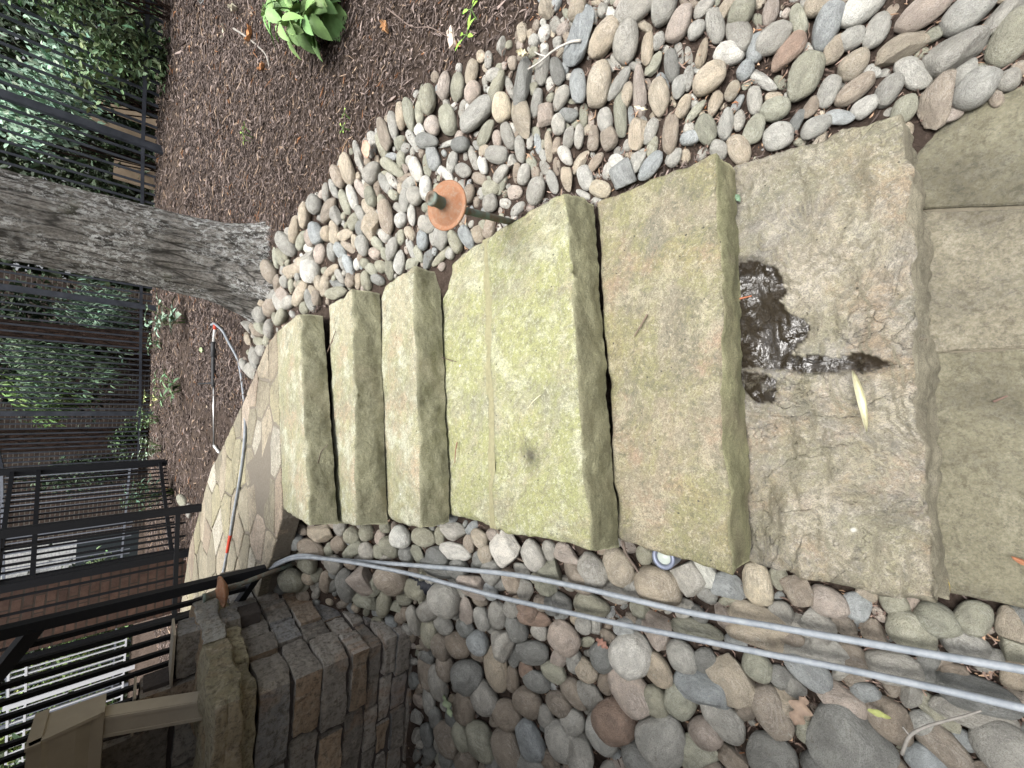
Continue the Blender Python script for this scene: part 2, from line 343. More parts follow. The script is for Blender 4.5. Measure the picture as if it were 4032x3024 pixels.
slab('stone_step', M4, [(757,627),(708,660),(722,1126),(766,1137)], .81, .143, 'fifth step, second from the top, with a chipped rough riser', 6, cleft=.6)
slab('stone_step', M4, [(643,680),(596,716),(609,1100),(665,1137)], .955, .122, 'topmost step with a smooth dark olive riser at the foot of the path', 7, cleft=.4)
# mortar joint between the two slabs of the wide step
mj = MB(); a = [onz(x*S, y*S, .5) for x, y in ((1062, 512), (1044, 520), (1060, 1139), (1074, 1143))]
mj.add([(p[0], p[1], .505) for p in a] + [(p[0], p[1], .4) for p in a], [(0, 1, 2, 3), (0, 4, 5, 1), (2, 6, 7, 3)])
tag(mj.build('mortar_joint', plain('brown_mortar', (.25, .235, .14), .95, bump=.01, scale=60)), kind='structure')

# ------------------------------------------------------------------ ground
def axis_coords(lo, hi, fine_lo, fine_hi, st):
    a = list(np.arange(fine_lo, fine_hi + 1e-6, st)); s = st; x = a[-1]
    while x < hi: s *= 1.25; x += s; a.append(min(x, hi))
    s = st; x = a[0]
    while x > lo: s *= 1.25; x -= s; a.insert(0, max(x, lo))
    return np.array(a)
gx = axis_coords(-80, 80, -4, 4, .035); gy = axis_coords(-80, 80, -1, 8, .035)
XX, YY = np.meshgrid(gx, gy); ZZ = HG(XX, YY)
fz = np.array([noise.noise(Vector((x*6, y*6, 0))) for x, y in zip(XX.ravel(), YY.ravel())]).reshape(XX.shape)
ZZ = ZZ + fz * .012 * (np.hypot(XX, YY - 3) < 12)
idx = np.arange(XX.size).reshape(XX.shape)
F = np.stack([idx[:-1, :-1], idx[:-1, 1:], idx[1:, 1:], idx[1:, :-1]], -1).reshape(-1, 4)
gt = NT('mulch_soil', .95, .1)
gc = gt.mix(gt.ramp(gt.noise(35, 8, .75, .8), [(.3, 0.), (.7, 1.)]), (.04, .029, .023), (.14, .105, .085))
gc = gt.mix(gt.ramp(gt.noise(3, 4), [(.4, 0.), (.65, .4)]), gc, (.12, .09, .07))
gc = gt.mix(gt.ramp(gt.noise(110, 5, .8), [(.55, 0.), (.75, .7)]), gc, (.24, .185, .155))
gt.col(gc); gt.bump(gt.noise(50, 8, .8, 1.2), .03, 1.)
tag(np_mesh('ground', np.stack([XX, YY, ZZ], -1).reshape(-1, 3), F, gt.m, True), kind='structure')

# ------------------------------------------------------------------ flagstones (path and landing)
def clip(poly, p, n):
    """keep the side where (q-p).n <= 0"""
    out = []
    for i in range(len(poly)):
        a = poly[i]; b = poly[(i+1) % len(poly)]; da = (a[0]-p[0])*n[0] + (a[1]-p[1])*n[1]; db = (b[0]-p[0])*n[0] + (b[1]-p[1])*n[1]
        if da <= 0: out.append(a)
        if (da < 0 < db) or (db < 0 < da): t = da / (da - db); out.append((a[0] + (b[0]-a[0])*t, a[1] + (b[1]-a[1])*t))
    return out
def area(p): return .5 * sum(p[i][0]*p[(i+1) % len(p)][1] - p[(i+1) % len(p)][0]*p[i][1] for i in range(len(p)))
flag_t = NT('flagstone', .8, .3)
fv = flag_t.tc.outputs['Object']
fc = flag_t.attr('tint')
fc = flag_t.mix(flag_t.ramp(flag_t.noise(5, 6, .7, .6), [(.48, 0.), (.6, .6)]), fc, flag_t.hsv(fc, .5, .8, .66))
fc = flag_t.mix(flag_t.ramp(flag_t.noise(14, 8, .78, .6), [(.52, 0.), (.62, .5)]), fc, flag_t.hsv(fc, .5, .85, 1.45)); fc = flag_t.mix(flag_t.ramp(flag_t.noise(200, 4, .7), [(.4, .5), (.5, 0.)]), fc, flag_t.hsv(fc, .5, .9, .5))
fc = flag_t.mix(flag_t.ramp(flag_t.noise(90, 5, .75), [(.42, .55), (.56, 0.)]), fc, (.12, .11, .07))
fc = flag_t.mix(flag_t.ramp(flag_t.vor(9), [(.03, .8), (.05, 0.)]), fc, (.08, .07, .06))
flag_t.col(fc); fc = flag_t.mix(flag_t.ramp(flag_t.noise(2.6, 8, .72, .3), [(.5, 0.), (.62, .55)]), fc, flag_t.hsv(fc, .49, 1.15, .62)); fc = flag_t.mix(flag_t.ramp(flag_t.noise(38, 8, .8, .4), [(.4, .6), (.5, 0.)]), fc, flag_t.hsv(fc, .5, 1., .5)); flag_t.col(fc); flag_t.bump(flag_t.noise(4, 8, .66, .4), .035, .8); flag_t.bump(flag_t.noise(22, 9, .75, .4), .008, .8); flag_t.bump(flag_t.noise(160, 4, .7), .002, .8)
mort = plain('greyish_mortar', (.17, .15, .12), .95, bump=.008, scale=70)
def flagging(name, region, seeds, tints, zf, gap, th, seed, stretch=1.):
    r = random.Random(seed); V = []; Fc = []; cols = []
    for i, s0 in enumerate(seeds):
        p = list(region)
        for j, s1 in enumerate(seeds):
            if i == j: continue
            d = (s1[0]-s0[0], s1[1]-s0[1]); L = math.hypot(*d)
            if L > 4: continue
            n = (d[0]/L, d[1]/L); mid = (s0[0] + d[0]/2 - n[0]*gap/2, s0[1] + d[1]/2 - n[1]*gap/2); p = clip(p, mid, n)
            if len(p) < 3: break
        if len(p) < 3 or abs(area(p)) < .004: continue
        # subdivide and roughen the outline
        if area(p) < 0: p = p[::-1]
        q = []
        for k in range(len(p)):
            a, b = p[k], p[(k+1) % len(p)]; L = math.hypot(b[0]-a[0], b[1]-a[1]); m_ = max(1, int(L / .03))
            for t in range(m_): q.append((a[0]+(b[0]-a[0])*t/m_, a[1]+(b[1]-a[1])*t/m_))
        cx = sum(x for x, y in q)/len(q); cy = sum(y for x, y in q)/len(q)
        q = [(x + .008*nz(x*9, y*9, i) + .003*nz(x*40, y*40, i), y + .008*nz(x*9, y*9, i+50) + .003*nz(x*40, y*40, i)) for x, y in q]
        dz = r.uniform(-.002, .003); tl = (r.uniform(-.004, .004), r.uniform(-.004, .004)); b = len(V); n = len(q); tint = r.choice(tints); vv = r.uniform(.85, 1.15)
        for ins, z_ in ((0, -th), (0, -.004), (.005, 0.)):
            for x, y in q:
                L = math.hypot(x-cx, y-cy) or 1; V.append((x-(x-cx)/L*ins, y-(y-cy)/L*ins, zf(x, y)+z_+dz+(x-cx)*tl[0]+(y-cy)*tl[1]))
        for lv in (0, 1):
            for k in range(n): Fc.append((b+lv*n+k, b+lv*n+(k+1) % n, b+(lv+1)*n+(k+1) % n, b+(lv+1)*n+k))
        Fc.append(tuple(range(b+2*n, b+3*n))); cols += [tuple(c*vv for c in tint)] * (3*n)
    o = mesh_obj(name, V, Fc, flag_t.m); ca = o.data.color_attributes.new('tint', 'FLOAT_COLOR', 'POINT')
    for i, c in enumerate(cols): ca.data[i].color = (*c, 1)
    return o
def pz(u, v):
    r = ray(u, v); p = onz(u, v, PATH0)
    for _ in range(30):
        z = path_z(p[0], p[1]); t = (z - CAMH) / r[2]
        if t < 0 or t > 14: t = 14
        p = CAM + r * t
    return p
edge = [pz(x*S, y*S)[:2] for x, y in ((596,718),(578,745),(558,795),(522,880),(487,955),(458,1010),(433,1100),(411,1180),(397,1270),(386,1340))]
edge = [tuple(e) for e in edge]
left = [tuple(pz(u, v)[:2]) for u, v in ((1110,2005),(1108,2045),(1068,2200),(1030,2285))]
region = edge + [(-9, edge[-1][1]+1.2), (-9, 4.0), (-3.2, 3.5), (-1.6, 2.75)] + left[::-1]
base = MB(); rg = region if area(region) > 0 else region[::-1]; n = len(rg)
base.add([(x, y, path_z(x, y)-.006) for x, y in rg] + [(x, y, path_z(x, y)-.09) for x, y in rg], [tuple(range(n))] + [(i, (i+1) % n, n+(i+1) % n, n+i)[::-1] for i in range(n)])
bo = base.build('path', mort); tag(bo, kind='structure')
r5 = random.Random(11); seeds = []
for _ in range(9000):
    x = r5.uniform(-8, .6); y = r5.uniform(2.2, 10); 
    if not in_poly([x], [y], rg)[0]: continue
    dm = .17 + .03 * max(0, y - 3.0)
    if all(math.hypot((x-a)*.8, (y-b)) > dm for a, b in seeds): seeds.append((x, y))
TP = [(0.36, 0.308, 0.228), (0.384, 0.332, 0.248), (0.328, 0.292, 0.216), (0.392, 0.324, 0.256), (0.336, 0.308, 0.208), (0.496, 0.46, 0.376), (0.376, 0.34, 0.224), (0.304, 0.272, 0.2), (0.36, 0.292, 0.224)]
fo = flagging('path_flagstones', rg, seeds, TP, lambda x, y: path_z(x, y) + .002, .017, .05, 3); fo.parent = bo
# landing at the foot
lp = [tuple(onz(x*S, y*S, 0)[:2]) for x, y in ((1960,292),(2070,245),(2212,185))]
L0 = [(lp[0][0], lp[0][1]+.03), lp[1], lp[2], (lp[2][0]+.25, lp[2][1]-.5), (1.3, -1.6), (-1.1, -1.6), (-.62, -.45), tuple(onz(2212*S, 1312*S, 0)[:2]), tuple(onz(2040*S, 1280*S, 0)[:2]), (-.45, .03)]
L0 = L0 if area(L0) > 0 else L0[::-1]; n = len(L0)
lb = MB(); lb.add([(x, y, -.006) for x, y in L0] + [(x, y, -.08) for x, y in L0], [tuple(range(n))] + [(i, (i+1) % n, n+(i+1) % n, n+i)[::-1] for i in range(n)])
lo = lb.build('paving', plain('landing_mortar', (.13, .115, .085), .95, bump=.008, scale=70)); tag(lo, kind='structure')
sd_ = [tuple(onz(x*S, y*S, 0)[:2]) for x, y in ((2110,560),(2110,955),(2030,1130),(2200,330),(2150,250),(2035,400))]
sd_ = [sd_[0], sd_[1], sd_[3]] + [(.75, -.7), (.1, -.9), (-.5, -.9), (1.2, -.5)]
fo = flagging('landing_flagstones', L0, sd_, [(.18, .168, .118), (.20, .182, .13), (.215, .195, .145)], lambda x, y: 0.0, .007, .05, 5); fo.parent = lo

# ------------------------------------------------------------------ river cobbles
STONES = """@R1 900 0 1.8433
1470 745 230 105 80 o|1582 640 220 85 98 p|1680 645 205 100 95 o|1780 540 200 88 95 t|1890 440 140 58 90 g|1940 570 120 110 0 g|1960 645 240 85 115 o|2140 610 330 125 95 ka|2000 810 210 130 85 y|2140 870 240 130 70 t|1815 860 320 140 132 g|1885 975 220 90 125 o|1605 890 210 125 75 o|1505 935 150 115 60 p|1395 960 100 80 45 wa|1265 860 220 60 85 t|1325 845 240 75 85 o|1395 825 190 65 88 o|1215 925 215 65 80 g|1155 990 240 80 75 n|1120 1060 180 70 75 o|937 1095 150 52 75 g|1005 1080 130 60 90 pa|885 1235 215 95 80 t|960 1190 170 45 75 g|1060 1265 170 100 120 g|1185 1145 90 70 0 b|1205 1225 190 80 40 o|1260 1165 140 62 92 o|1330 1170 90 85 0 g|1350 1035 180 60 60 g|1460 1040 180 125 10 k|1495 1155 185 92 75 b|1590 1045 140 36 160 wa|1450 1205 185 66 85 o|1375 1240 165 88 75 w|1290 1295 130 75 170 n|1190 1315 150 62 50 w|810 1290 170 75 65 n|770 1370 150 50 70 g|715 1400 150 48 88 g|850 1470 185 62 75 o|905 1435 180 68 75 w|965 1370 140 70 60 p|1050 1440 150 85 75 o|1085 1370 130 55 80 n|1145 1340 160 75 60 g|1140 1265 60 50 0 o|1320 1340 120 80 150 g|1445 1380 180 90 85 w|1580 1265 150 75 40 w|1630 1180 170 75 100 g|1700 1060 130 120 0 k|1780 1150 180 60 75 g|1720 1250 130 100 40 g|1850 1200 150 70 80 w|1955 1140 160 135 10 g|2030 1005 170 95 70 g|1955 1010 130 70 90 p|2125 1095 220 65 80 b|2060 1175 110 70 100 w|1990 1270 160 90 130 g|2100 1260 150 62 95 n|2165 1280 150 85 100 g|1825 1300 120 90 30 n|1915 1380 130 130 0 o|1990 1350 150 60 110 o|2085 1400 115 105 0 p|1915 1480 150 120 85 g|2010 1480 90 80 20 w|2105 1520 130 75 145 g|1700 1350 90 70 60 g|1760 1420 150 85 100 n|1370 1430 130 110 60 g|1290 1450 190 75 95 g|1170 1560 250 110 85 n|1205 1420 80 65 40 o|1120 1455 80 60 80 o|1025 1510 140 75 65 t|975 1560 170 60 60 g|920 1590 120 75 85 o|745 1540 200 75 110 n|800 1580 130 75 80 g|655 1500 140 95 60 g|585 1575 190 70 88 t|505 1640 140 75 95 t|1335 1560 170 65 80 w|1260 1600 120 90 95 w|1450 1640 140 100 75 w|1530 1250 60 50 0 g|1700 1480 60 60 0 g|1240 1510 90 65 30 g|1810 975 70 40 0 g|1255 1040 110 80 130 o|1790 690 150 120 130 p|2060 940 90 60 60 w
@R2 900 800 1.8433
585 100 185 60 92 t|505 210 180 78 95 t|650 60 120 80 80 g|735 100 190 75 110 n|800 105 120 75 75 g|665 220 160 90 75 b|620 255 130 80 80 p|545 275 150 60 108 o|450 300 170 80 60 g|425 360 110 55 75 o|350 400 160 45 78 o|390 395 130 45 72 o|590 330 80 75 0 w|540 445 105 90 20 t|610 410 110 85 70 g|680 370 150 80 90 p|620 500 170 110 100 w|470 490 130 80 150 ta|775 215 180 70 82 t|730 230 110 80 100 t|855 235 130 80 160 t|920 135 140 75 110 o|975 90 170 65 60 g|965 185 120 70 90 k|1055 170 180 95 105 ta|1165 110 260 110 85 n|1260 130 120 90 95 w|1340 100 160 65 80 w|1450 160 130 110 40 g|1140 240 110 85 40 w|1085 290 130 75 40 o|1255 250 120 60 95 o|1420 275 150 90 85 b|1555 260 180 105 95 g|1660 280 165 85 70 o|1740 250 170 95 65 b|1820 230 130 90 80 t|1910 180 170 85 110 n|1490 255 130 60 80 g|1550 390 190 60 130 o|1455 400 160 60 100 k|1385 370 130 65 60 o|1325 330 150 50 75 g|1255 430 180 80 100 g|1330 440 120 75 160 o|1205 340 180 80 100 g|1150 370 90 70 100 o|1070 370 90 85 20 p|990 315 160 90 75 g|925 280 100 50 85 t|820 350 130 80 60 b|760 360 140 65 85 g|875 320 120 60 35 n|880 450 160 65 80 b|935 445 95 50 90 w|1000 440 90 70 30 o|1050 480 100 75 40 o|1110 460 110 80 40 o|1175 475 170 75 85 o|1010 560 150 80 85 o|1090 555 110 80 20 k|945 570 120 50 95 t|890 560 90 80 45 n|810 525 150 55 55 g|755 490 130 60 145 t|710 600 170 65 92 t|665 580 120 60 80 t|790 590 110 60 10 k|800 655 150 90 165 o|600 700 180 60 75 k|570 760 100 60 90 o|620 640 110 60 30 t|540 660 190 75 115 t|465 600 120 45 85 o|380 590 120 75 90 na|420 570 80 60 70 g|320 640 130 65 60 g|310 560 130 50 75 g|330 500 140 95 60 n|260 590 100 55 50 t|210 690 110 60 60 t|268 695 110 80 80 t|320 760 120 80 130 n|245 805 120 85 45 g|180 800 120 65 90 o|385 720 130 70 60 g|450 720 130 80 150 g|405 830 110 70 125 o|350 840 100 50 70 o|320 910 140 75 90 g|250 895 110 50 50 o|220 935 120 70 45 na|150 885 90 50 60 g|150 985 110 50 50 t|235 1005 110 60 10 o|290 990 90 50 100 o|240 1065 100 80 10 g|215 1100 110 75 60 g|190 1130 130 55 60 g|130 1180 120 50 55 g|185 1215 100 75 60 g|195 960 60 50 0 g|400 480 90 40 90 g|420 680 120 60 60 pa|650 690 120 60 90 n|1320 220 110 70 60 t|1100 210 60 50 0 g|840 430 110 70 60 g|500 430 60 40 30 g|1000 260 60 50 0 t
@R3 900 1500 1.8433
440 1070 140 90 40 b|520 1150 140 115 150 b|530 1060 130 60 30 n|700 1090 150 100 10 t|640 1200 180 120 15 n|830 1060 110 90 60 g|910 1115 110 90 40 o|815 1170 110 100 70 n|1015 1095 120 90 80 o|1055 1075 110 70 160 g|1110 1130 100 80 110 p|1145 1050 90 75 90 o|1265 1120 160 140 40 w|1430 1120 170 130 10 o|1190 1190 170 110 65 o|920 1210 150 90 150 o|1025 1215 130 100 80 g|1100 1230 80 100 0 o|1300 1250 110 100 20 k|1385 1250 120 70 75 o|1150 1270 110 60 0 g|1540 1260 170 130 30 k|1535 1120 130 70 90 o|1645 1090 160 130 10 w|1660 1220 220 110 15 w|1750 1180 140 75 80 n|1835 1130 150 110 40 t|1880 1240 130 110 70 t|1925 1110 90 80 60 p|2045 1200 210 210 60 w|2170 1190 180 120 90 w|1690 1340 150 130 40 k|1530 1330 260 120 15 k|1830 1290 110 100 30 k|1800 1450 220 130 30 pa|1930 1360 160 130 60 g|790 1310 130 110 60 g|610 1290 150 110 30 o|500 1410 170 130 80 o|590 1420 85 85 0 t|650 1400 130 75 130 o|540 1490 110 70 160 o|390 1490 110 90 70 k|440 1480 90 40 110 b|330 1430 90 85 0 k|885 1460 230 110 85 k|1000 1410 150 150 0 p|1210 1390 230 200 60 n|1370 1480 180 110 30 o|1245 1490 110 90 150 g|1080 1470 130 90 120 oa|720 1440 150 75 100 n|770 1480 150 75 140 k|1150 1590 170 85 92 o|1010 1570 170 110 20 oa|1590 1540 230 190 20 g|1460 1600 130 120 60 g|1280 1570 120 90 160 o|2070 1430 190 110 60 n|2160 1500 150 90 80 g|1980 1450 130 90 40 k|420 1200 120 80 40 o|1480 1290 120 80 0 b|380 1130 60 50 0 g|640 1330 100 60 20 n
@R4 900 2124 1.8433
1470 490 140 120 60 g|1580 590 130 110 80 g|1660 510 130 70 110 g|1755 505 200 95 85 pa|1860 550 170 95 80 g|1980 530 180 120 85 g|1830 420 120 90 20 n|2100 620 180 110 70 g|2005 700 190 150 30 g|1840 720 140 140 0 b|1690 720 190 120 60 n|1570 750 170 110 90 n|1480 640 180 100 95 o|1375 560 220 80 85 g|1280 530 140 90 140 n|1760 935 250 190 60 k|1600 900 180 110 100 n|1545 1010 250 110 80 g|1965 900 280 140 85 t|2075 985 200 85 90 n|1890 1100 270 160 70 g|1740 1190 230 140 100 n|2040 1240 250 150 60 n|2150 1170 180 130 60 n|1860 1410 290 180 85 o|1715 1400 230 110 70 o|1615 1420 260 140 75 n|2035 1470 230 160 80 n|1475 1150 220 80 85 g|1520 1270 180 80 85 k|1640 1260 150 90 90 k|1950 1590 150 120 30 k|2160 1400 200 140 100 g|1460 940 200 90 85 n|1460 820 90 90 30 k|1460 1390 170 80 80 k|1740 1560 160 110 70 n|1600 1560 140 90 60 k|2120 1580 160 120 0 g|2160 770 130 110 70 g|1440 740 90 60 80 n|1310 640 90 60 20 g|2180 500 130 120 0 r|1740 620 140 100 50 k|1470 1530 120 80 40 k|1230 470 100 60 20 o
@R5 2000 2124 1.8433
200 545 240 110 10 r|80 620 190 110 60 k|425 690 260 200 35 p|185 790 240 150 10 k|45 980 200 85 85 n|150 930 130 100 90 r|380 840 180 120 120 p|350 930 200 120 20 o|500 860 170 110 100 g|700 810 210 170 70 k|920 800 320 270 40 w|1100 900 280 170 60 t|900 1050 420 230 55 p|1265 820 230 190 80 g|1430 850 190 170 60 k|1090 620 260 190 60 p|1370 630 380 150 12 o|1820 560 460 190 22 t|1830 690 430 150 18 t|1100 310 350 290 15 t|820 180 280 210 70 t|640 200 280 190 60 g|320 210 200 160 20 o|530 240 270 160 30 na|450 100 190 110 30 pa|200 90 250 150 70 w|40 130 200 130 80 g|310 70 150 100 90 g|1310 250 280 170 60 g|1430 220 260 130 60 w|1600 320 220 170 10 b|1810 290 320 200 85 y|1960 270 180 130 80 o|2105 340 260 170 70 n|1990 520 240 130 55 g|2150 610 200 130 40 g|780 360 220 130 20 g|620 450 270 160 20 o|960 500 150 110 30 o|1130 550 160 110 60 g|910 330 160 130 80 g|410 430 160 100 30 k|290 350 150 100 20 o|140 370 110 150 0 g|50 280 170 110 60 n|500 1080 260 110 60 n|620 1120 240 130 55 g|720 1010 160 110 100 n|800 1270 340 250 65 r|1130 1390 400 360 40 g|1410 1060 370 240 20 b|1560 1250 460 200 55 g|1640 990 420 230 65 t|1810 890 230 190 20 o|1970 970 200 150 60 k|1920 1210 400 230 65 n|1440 1360 270 190 60 p|1250 1140 250 190 30 o|1080 1120 230 160 80 o|1380 1500 270 230 60 o|1910 1530 420 330 40 k|990 1570 350 200 30 k|1640 1560 270 120 50 n|690 1380 330 170 55 g|560 1540 300 200 70 g|400 1420 310 180 75 g|390 1150 190 160 80 n|160 1140 220 180 30 n|290 1250 180 110 90 g|490 1280 190 150 70 g|180 1420 310 160 70 b|30 1480 300 170 80 n|60 1230 230 150 60 n|140 1600 250 160 10 g|1100 1540 330 170 60 g|1710 1220 170 120 80 n|2060 1160 280 170 30 ta|2120 830 300 160 10 g|2080 1050 200 130 60 g|320 1580 180 140 80 n|1480 1620 200 120 20 n|560 600 130 110 30 g|640 620 120 70 100 g|740 690 130 90 20 n|580 920 200 120 40 t|220 1000 200 120 20 k|2180 1380 200 180 0 o|860 1440 150 110 0 g
@R6 2832 2124 1.8433
780 420 280 220 60 pw|980 460 230 200 30 b|900 600 210 130 50 n|1260 460 240 160 20 o|1560 560 300 260 60 o|1380 650 390 260 25 o|1830 550 270 250 40 o|1770 740 390 200 15 g|2090 600 300 200 80 t|2130 770 250 180 10 o|700 600 330 150 40 g|780 790 340 170 30 g|640 930 400 170 35 b|960 830 260 160 60 n|1240 900 400 220 10 g|1110 650 190 130 60 n|860 1160 380 230 35 pa|1060 1100 250 160 20 b|1230 1280 420 240 60 n|1860 1090 640 220 15 k|1820 1250 680 180 20 g|1580 1230 420 120 40 o|1470 1320 240 170 60 g|1600 1460 560 210 45 n|920 1450 540 400 45 k|2060 1480 560 350 55 g|1480 1570 330 200 50 b|1080 1340 260 110 50 o|380 1510 430 310 40 k|2130 950 260 240 40 t|1240 1600 260 170 10 n|2150 1150 240 120 60 n|700 1600 200 150 20 k|1700 950 200 130 0 n
@T1 1900 0 2.0109
510 90 190 130 70 t|760 90 210 130 105 t|1220 90 400 200 145 g|1440 100 310 190 105 g|1640 30 170 80 10 n|1750 90 220 110 130 g|1930 80 210 90 120 t|2050 120 260 190 110 o|320 270 170 80 85 t|490 270 150 95 110 w|150 380 130 80 90 g|780 330 430 150 108 b|970 340 380 180 118 t|1150 360 330 200 95 g|1310 410 290 100 95 t|1395 350 170 100 100 g|1560 220 320 160 115 p|1690 270 190 120 110 g|1840 230 280 150 80 g|2030 300 300 210 70 g|1950 445 240 190 5 w|2170 410 260 160 115 b|1740 440 240 85 105 t|1560 440 200 75 85 g|1630 430 170 65 85 g|1500 540 250 120 85 k|1365 540 200 90 115 o|490 550 300 110 100 g|600 590 210 110 75 k|765 700 300 130 85 b|930 700 370 190 95 t|1085 690 330 100 118 g|1250 740 420 110 88 p|1140 770 200 90 100 t|1400 790 300 170 80 t|1425 660 150 100 60 b|1560 710 210 120 100 g|1630 640 200 85 90 g|1800 650 310 210 150 t|2070 580 180 120 130 b|2170 620 150 110 80 w|1000 530 130 100 40 g|440 830 230 90 105 g|505 930 200 110 95 p|635 790 220 110 120 g|690 920 140 110 20 k|605 1000 180 110 90 g|800 920 200 75 88 o|975 970 190 130 80 w|1100 920 360 110 85 o|1180 940 220 60 85 b|1010 1110 190 140 80 n|885 1110 210 90 95 n|1230 1080 240 120 100 t|1330 1060 230 100 110 g|1490 1080 350 130 92 n|1590 860 200 100 115 t|1680 900 240 70 130 o|1840 840 220 100 110 t|1970 740 180 100 120 t|1925 990 260 120 100 g|2020 820 160 70 120 b|2145 820 250 110 100 o|1765 1050 240 180 70 o|1640 1115 160 120 0 b|2030 970 160 100 90 g|2150 1050 250 150 110 o|2030 1200 250 190 60 t|1860 1200 160 150 50 g|530 1170 240 65 88 t|440 1140 180 60 80 b|380 1120 140 60 90 g|305 1200 220 85 80 g|210 1090 220 100 70 g|590 1160 140 70 100 n|690 1100 180 90 100 g|770 1100 210 75 95 g|670 1250 190 100 60 w|780 1280 200 75 120 ta|900 1300 190 80 125 n|1000 1360 150 100 100 g|1080 1290 160 120 20 w|1130 1400 240 180 80 ba|1230 1290 200 100 100 g|1335 1330 280 130 125 b|1350 1180 180 90 100 o|1520 1260 170 120 120 g|820 1420 190 130 70 w|680 1420 170 90 75 ta|570 1450 190 90 70 g|590 1320 150 60 90 n|495 1330 130 80 60 g|390 1290 150 80 65 o|435 1520 230 150 110 g|940 1510 170 150 20 y|345 1390 170 105 100 g|800 1540 120 60 30 w|1450 970 60 50 0 g|2080 1300 60 50 0 n|60 480 130 60 90 g|220 700 190 60 70 g|1280 210 150 90 30 t|900 20 130 50 0 t|1700 560 60 50 0 w|860 950 150 50 85 p|510 1600 60 60 0 k
@T2 2932 0 2.0109
200 110 250 120 100 p|420 190 240 140 75 o|570 60 300 180 125 t|640 240 400 190 110 b|215 350 390 200 135 g|330 450 430 160 130 r|470 640 420 250 110 o|690 420 280 150 115 t|920 100 460 220 135 w|840 330 250 170 150 g|1040 270 330 170 110 g|1250 400 460 170 150 ta|850 530 320 180 130 t|1380 130 560 220 145 p|1740 140 520 240 145 g|2010 170 480 160 135 g|1650 430 500 260 150 g|2100 330 540 260 120 o|1310 610 310 240 50 g|870 740 390 150 140 n|660 740 290 150 115 g|1120 740 290 170 115 g|940 870 250 140 145 w|1500 830 420 230 100 na|1810 750 420 250 130 g|1710 600 280 120 140 g|2060 660 240 170 140 g|1250 890 260 180 110 o|250 1110 250 230 0 g|240 900 240 190 140 o|520 870 220 110 120 n|400 980 240 90 120 k|560 1020 310 150 150 g|740 950 230 120 10 b|70 1030 260 140 100 o|70 820 240 120 90 g|140 650 250 120 40 wa|1010 580 150 110 30 g|2180 560 150 130 30 n|1480 300 200 110 150 o|20 1190 160 110 90 p|600 1100 150 80 130 t|40 590 150 120 90 b|1230 20 200 60 10 o|60 110 220 110 90 o
@Z 0 0 1
727 1967 58 34 60 o|757 2008 56 34 85 g"""
CT = {'g': (0.434, 0.42, 0.37), 'b': (0.391, 0.413, 0.406), 't': (0.485, 0.413, 0.307), 'o': (0.383, 0.376, 0.285), 'w': (0.62, 0.6, 0.535), 'p': (0.471, 0.399, 0.335), 'r': (0.362, 0.253, 0.186), 'k': (0.268, 0.271, 0.249), 'n': (0.362, 0.303, 0.235), 'y': (0.62, 0.543, 0.392)}
CN = {'g': 'grey', 'b': 'blue-grey', 't': 'tan', 'o': 'olive', 'w': 'whitish', 'p': 'pinkish', 'r': 'rusty red', 'k': 'dark grey', 'n': 'brown', 'y': 'cream and yellow'}
ct = NT('river_stone', .72, .35)
oc = ct.n.new('ShaderNodeObjectInfo'); rnd = oc.outputs['Random']
cvc = ct.n.new('ShaderNodeVectorMath'); cvc.operation = 'ADD'; ct.l.new(ct.tc.outputs['Object'], cvc.inputs[0])
cmb = ct.n.new('ShaderNodeCombineXYZ')
for i, k in enumerate((37., 91., 53.)): ct.l.new(ct.math('MULTIPLY', rnd, k), cmb.inputs[i])
ct.l.new(cmb.outputs[0], cvc.inputs[1]); cv = cvc.outputs[0]
def stone_nodes(ct, basec, cv, sc_=1.):
    c = ct.mix(ct.ramp(ct.noise(1.3*sc_, 4, .6, .6, cv), [(.35, 0.), (.65, 1.)]), ct.hsv(basec, .5, .9, .78), ct.hsv(basec, .5, .95, 1.22))
    c = ct.mix(ct.math('MULTIPLY', ct.ramp(ct.noise(1.1*sc_, 2, .5, 3.5, ct.map((1, 1, 5), rot=(.5, .3, 0), src=cv)), [(.46, 0.), (.56, 1.)]), ct.ramp(ct.noise(.7*sc_, 1, vec=cv), [(.5, 0.), (.6, .5)])), c, ct.hsv(basec, .5, .7, 1.55))
    c = ct.mix(ct.ramp(ct.noise(22*sc_, 5, .8, 0, cv), [(.36, .75), (.52, 0.)]), c, ct.hsv(basec, .5, .9, .42))
    c = ct.mix(ct.ramp(ct.noise(30*sc_, 4, .8, 0, ct.map(src=cv, rot=(1, 2, 3))), [(.56, 0.), (.7, .7)]), c, ct.hsv(basec, .5, .5, 1.9))
    c = ct.mix(ct.ramp(ct.noise(2.4*sc_, 6, .75, 1, ct.map(src=cv, rot=(2, 1, 3))), [(.61, 0.), (.67, .5)]), c, (.16, .14, .10))
    c = ct.mix(ct.ramp(ct.noise(2.*sc_, 6, .75, 1, ct.map(src=cv, rot=(3, 1, 1))), [(.63, 0.), (.67, .6)]), c, (.55, .55, .48))
    ct.col(c); ct.bump(ct.noise(20*sc_, 7, .85, 0, cv), .008, .9); ct.bump(ct.noise(3.5*sc_, 6, .68, .8, cv), .014, .9)
stone_nodes(ct, oc.outputs['Color'], cv)
cs = NT('small_river_stone', .75, .3); stone_nodes(cs, cs.attr('tint'), cs.tc.outputs['Object'], 22.)
import bmesh
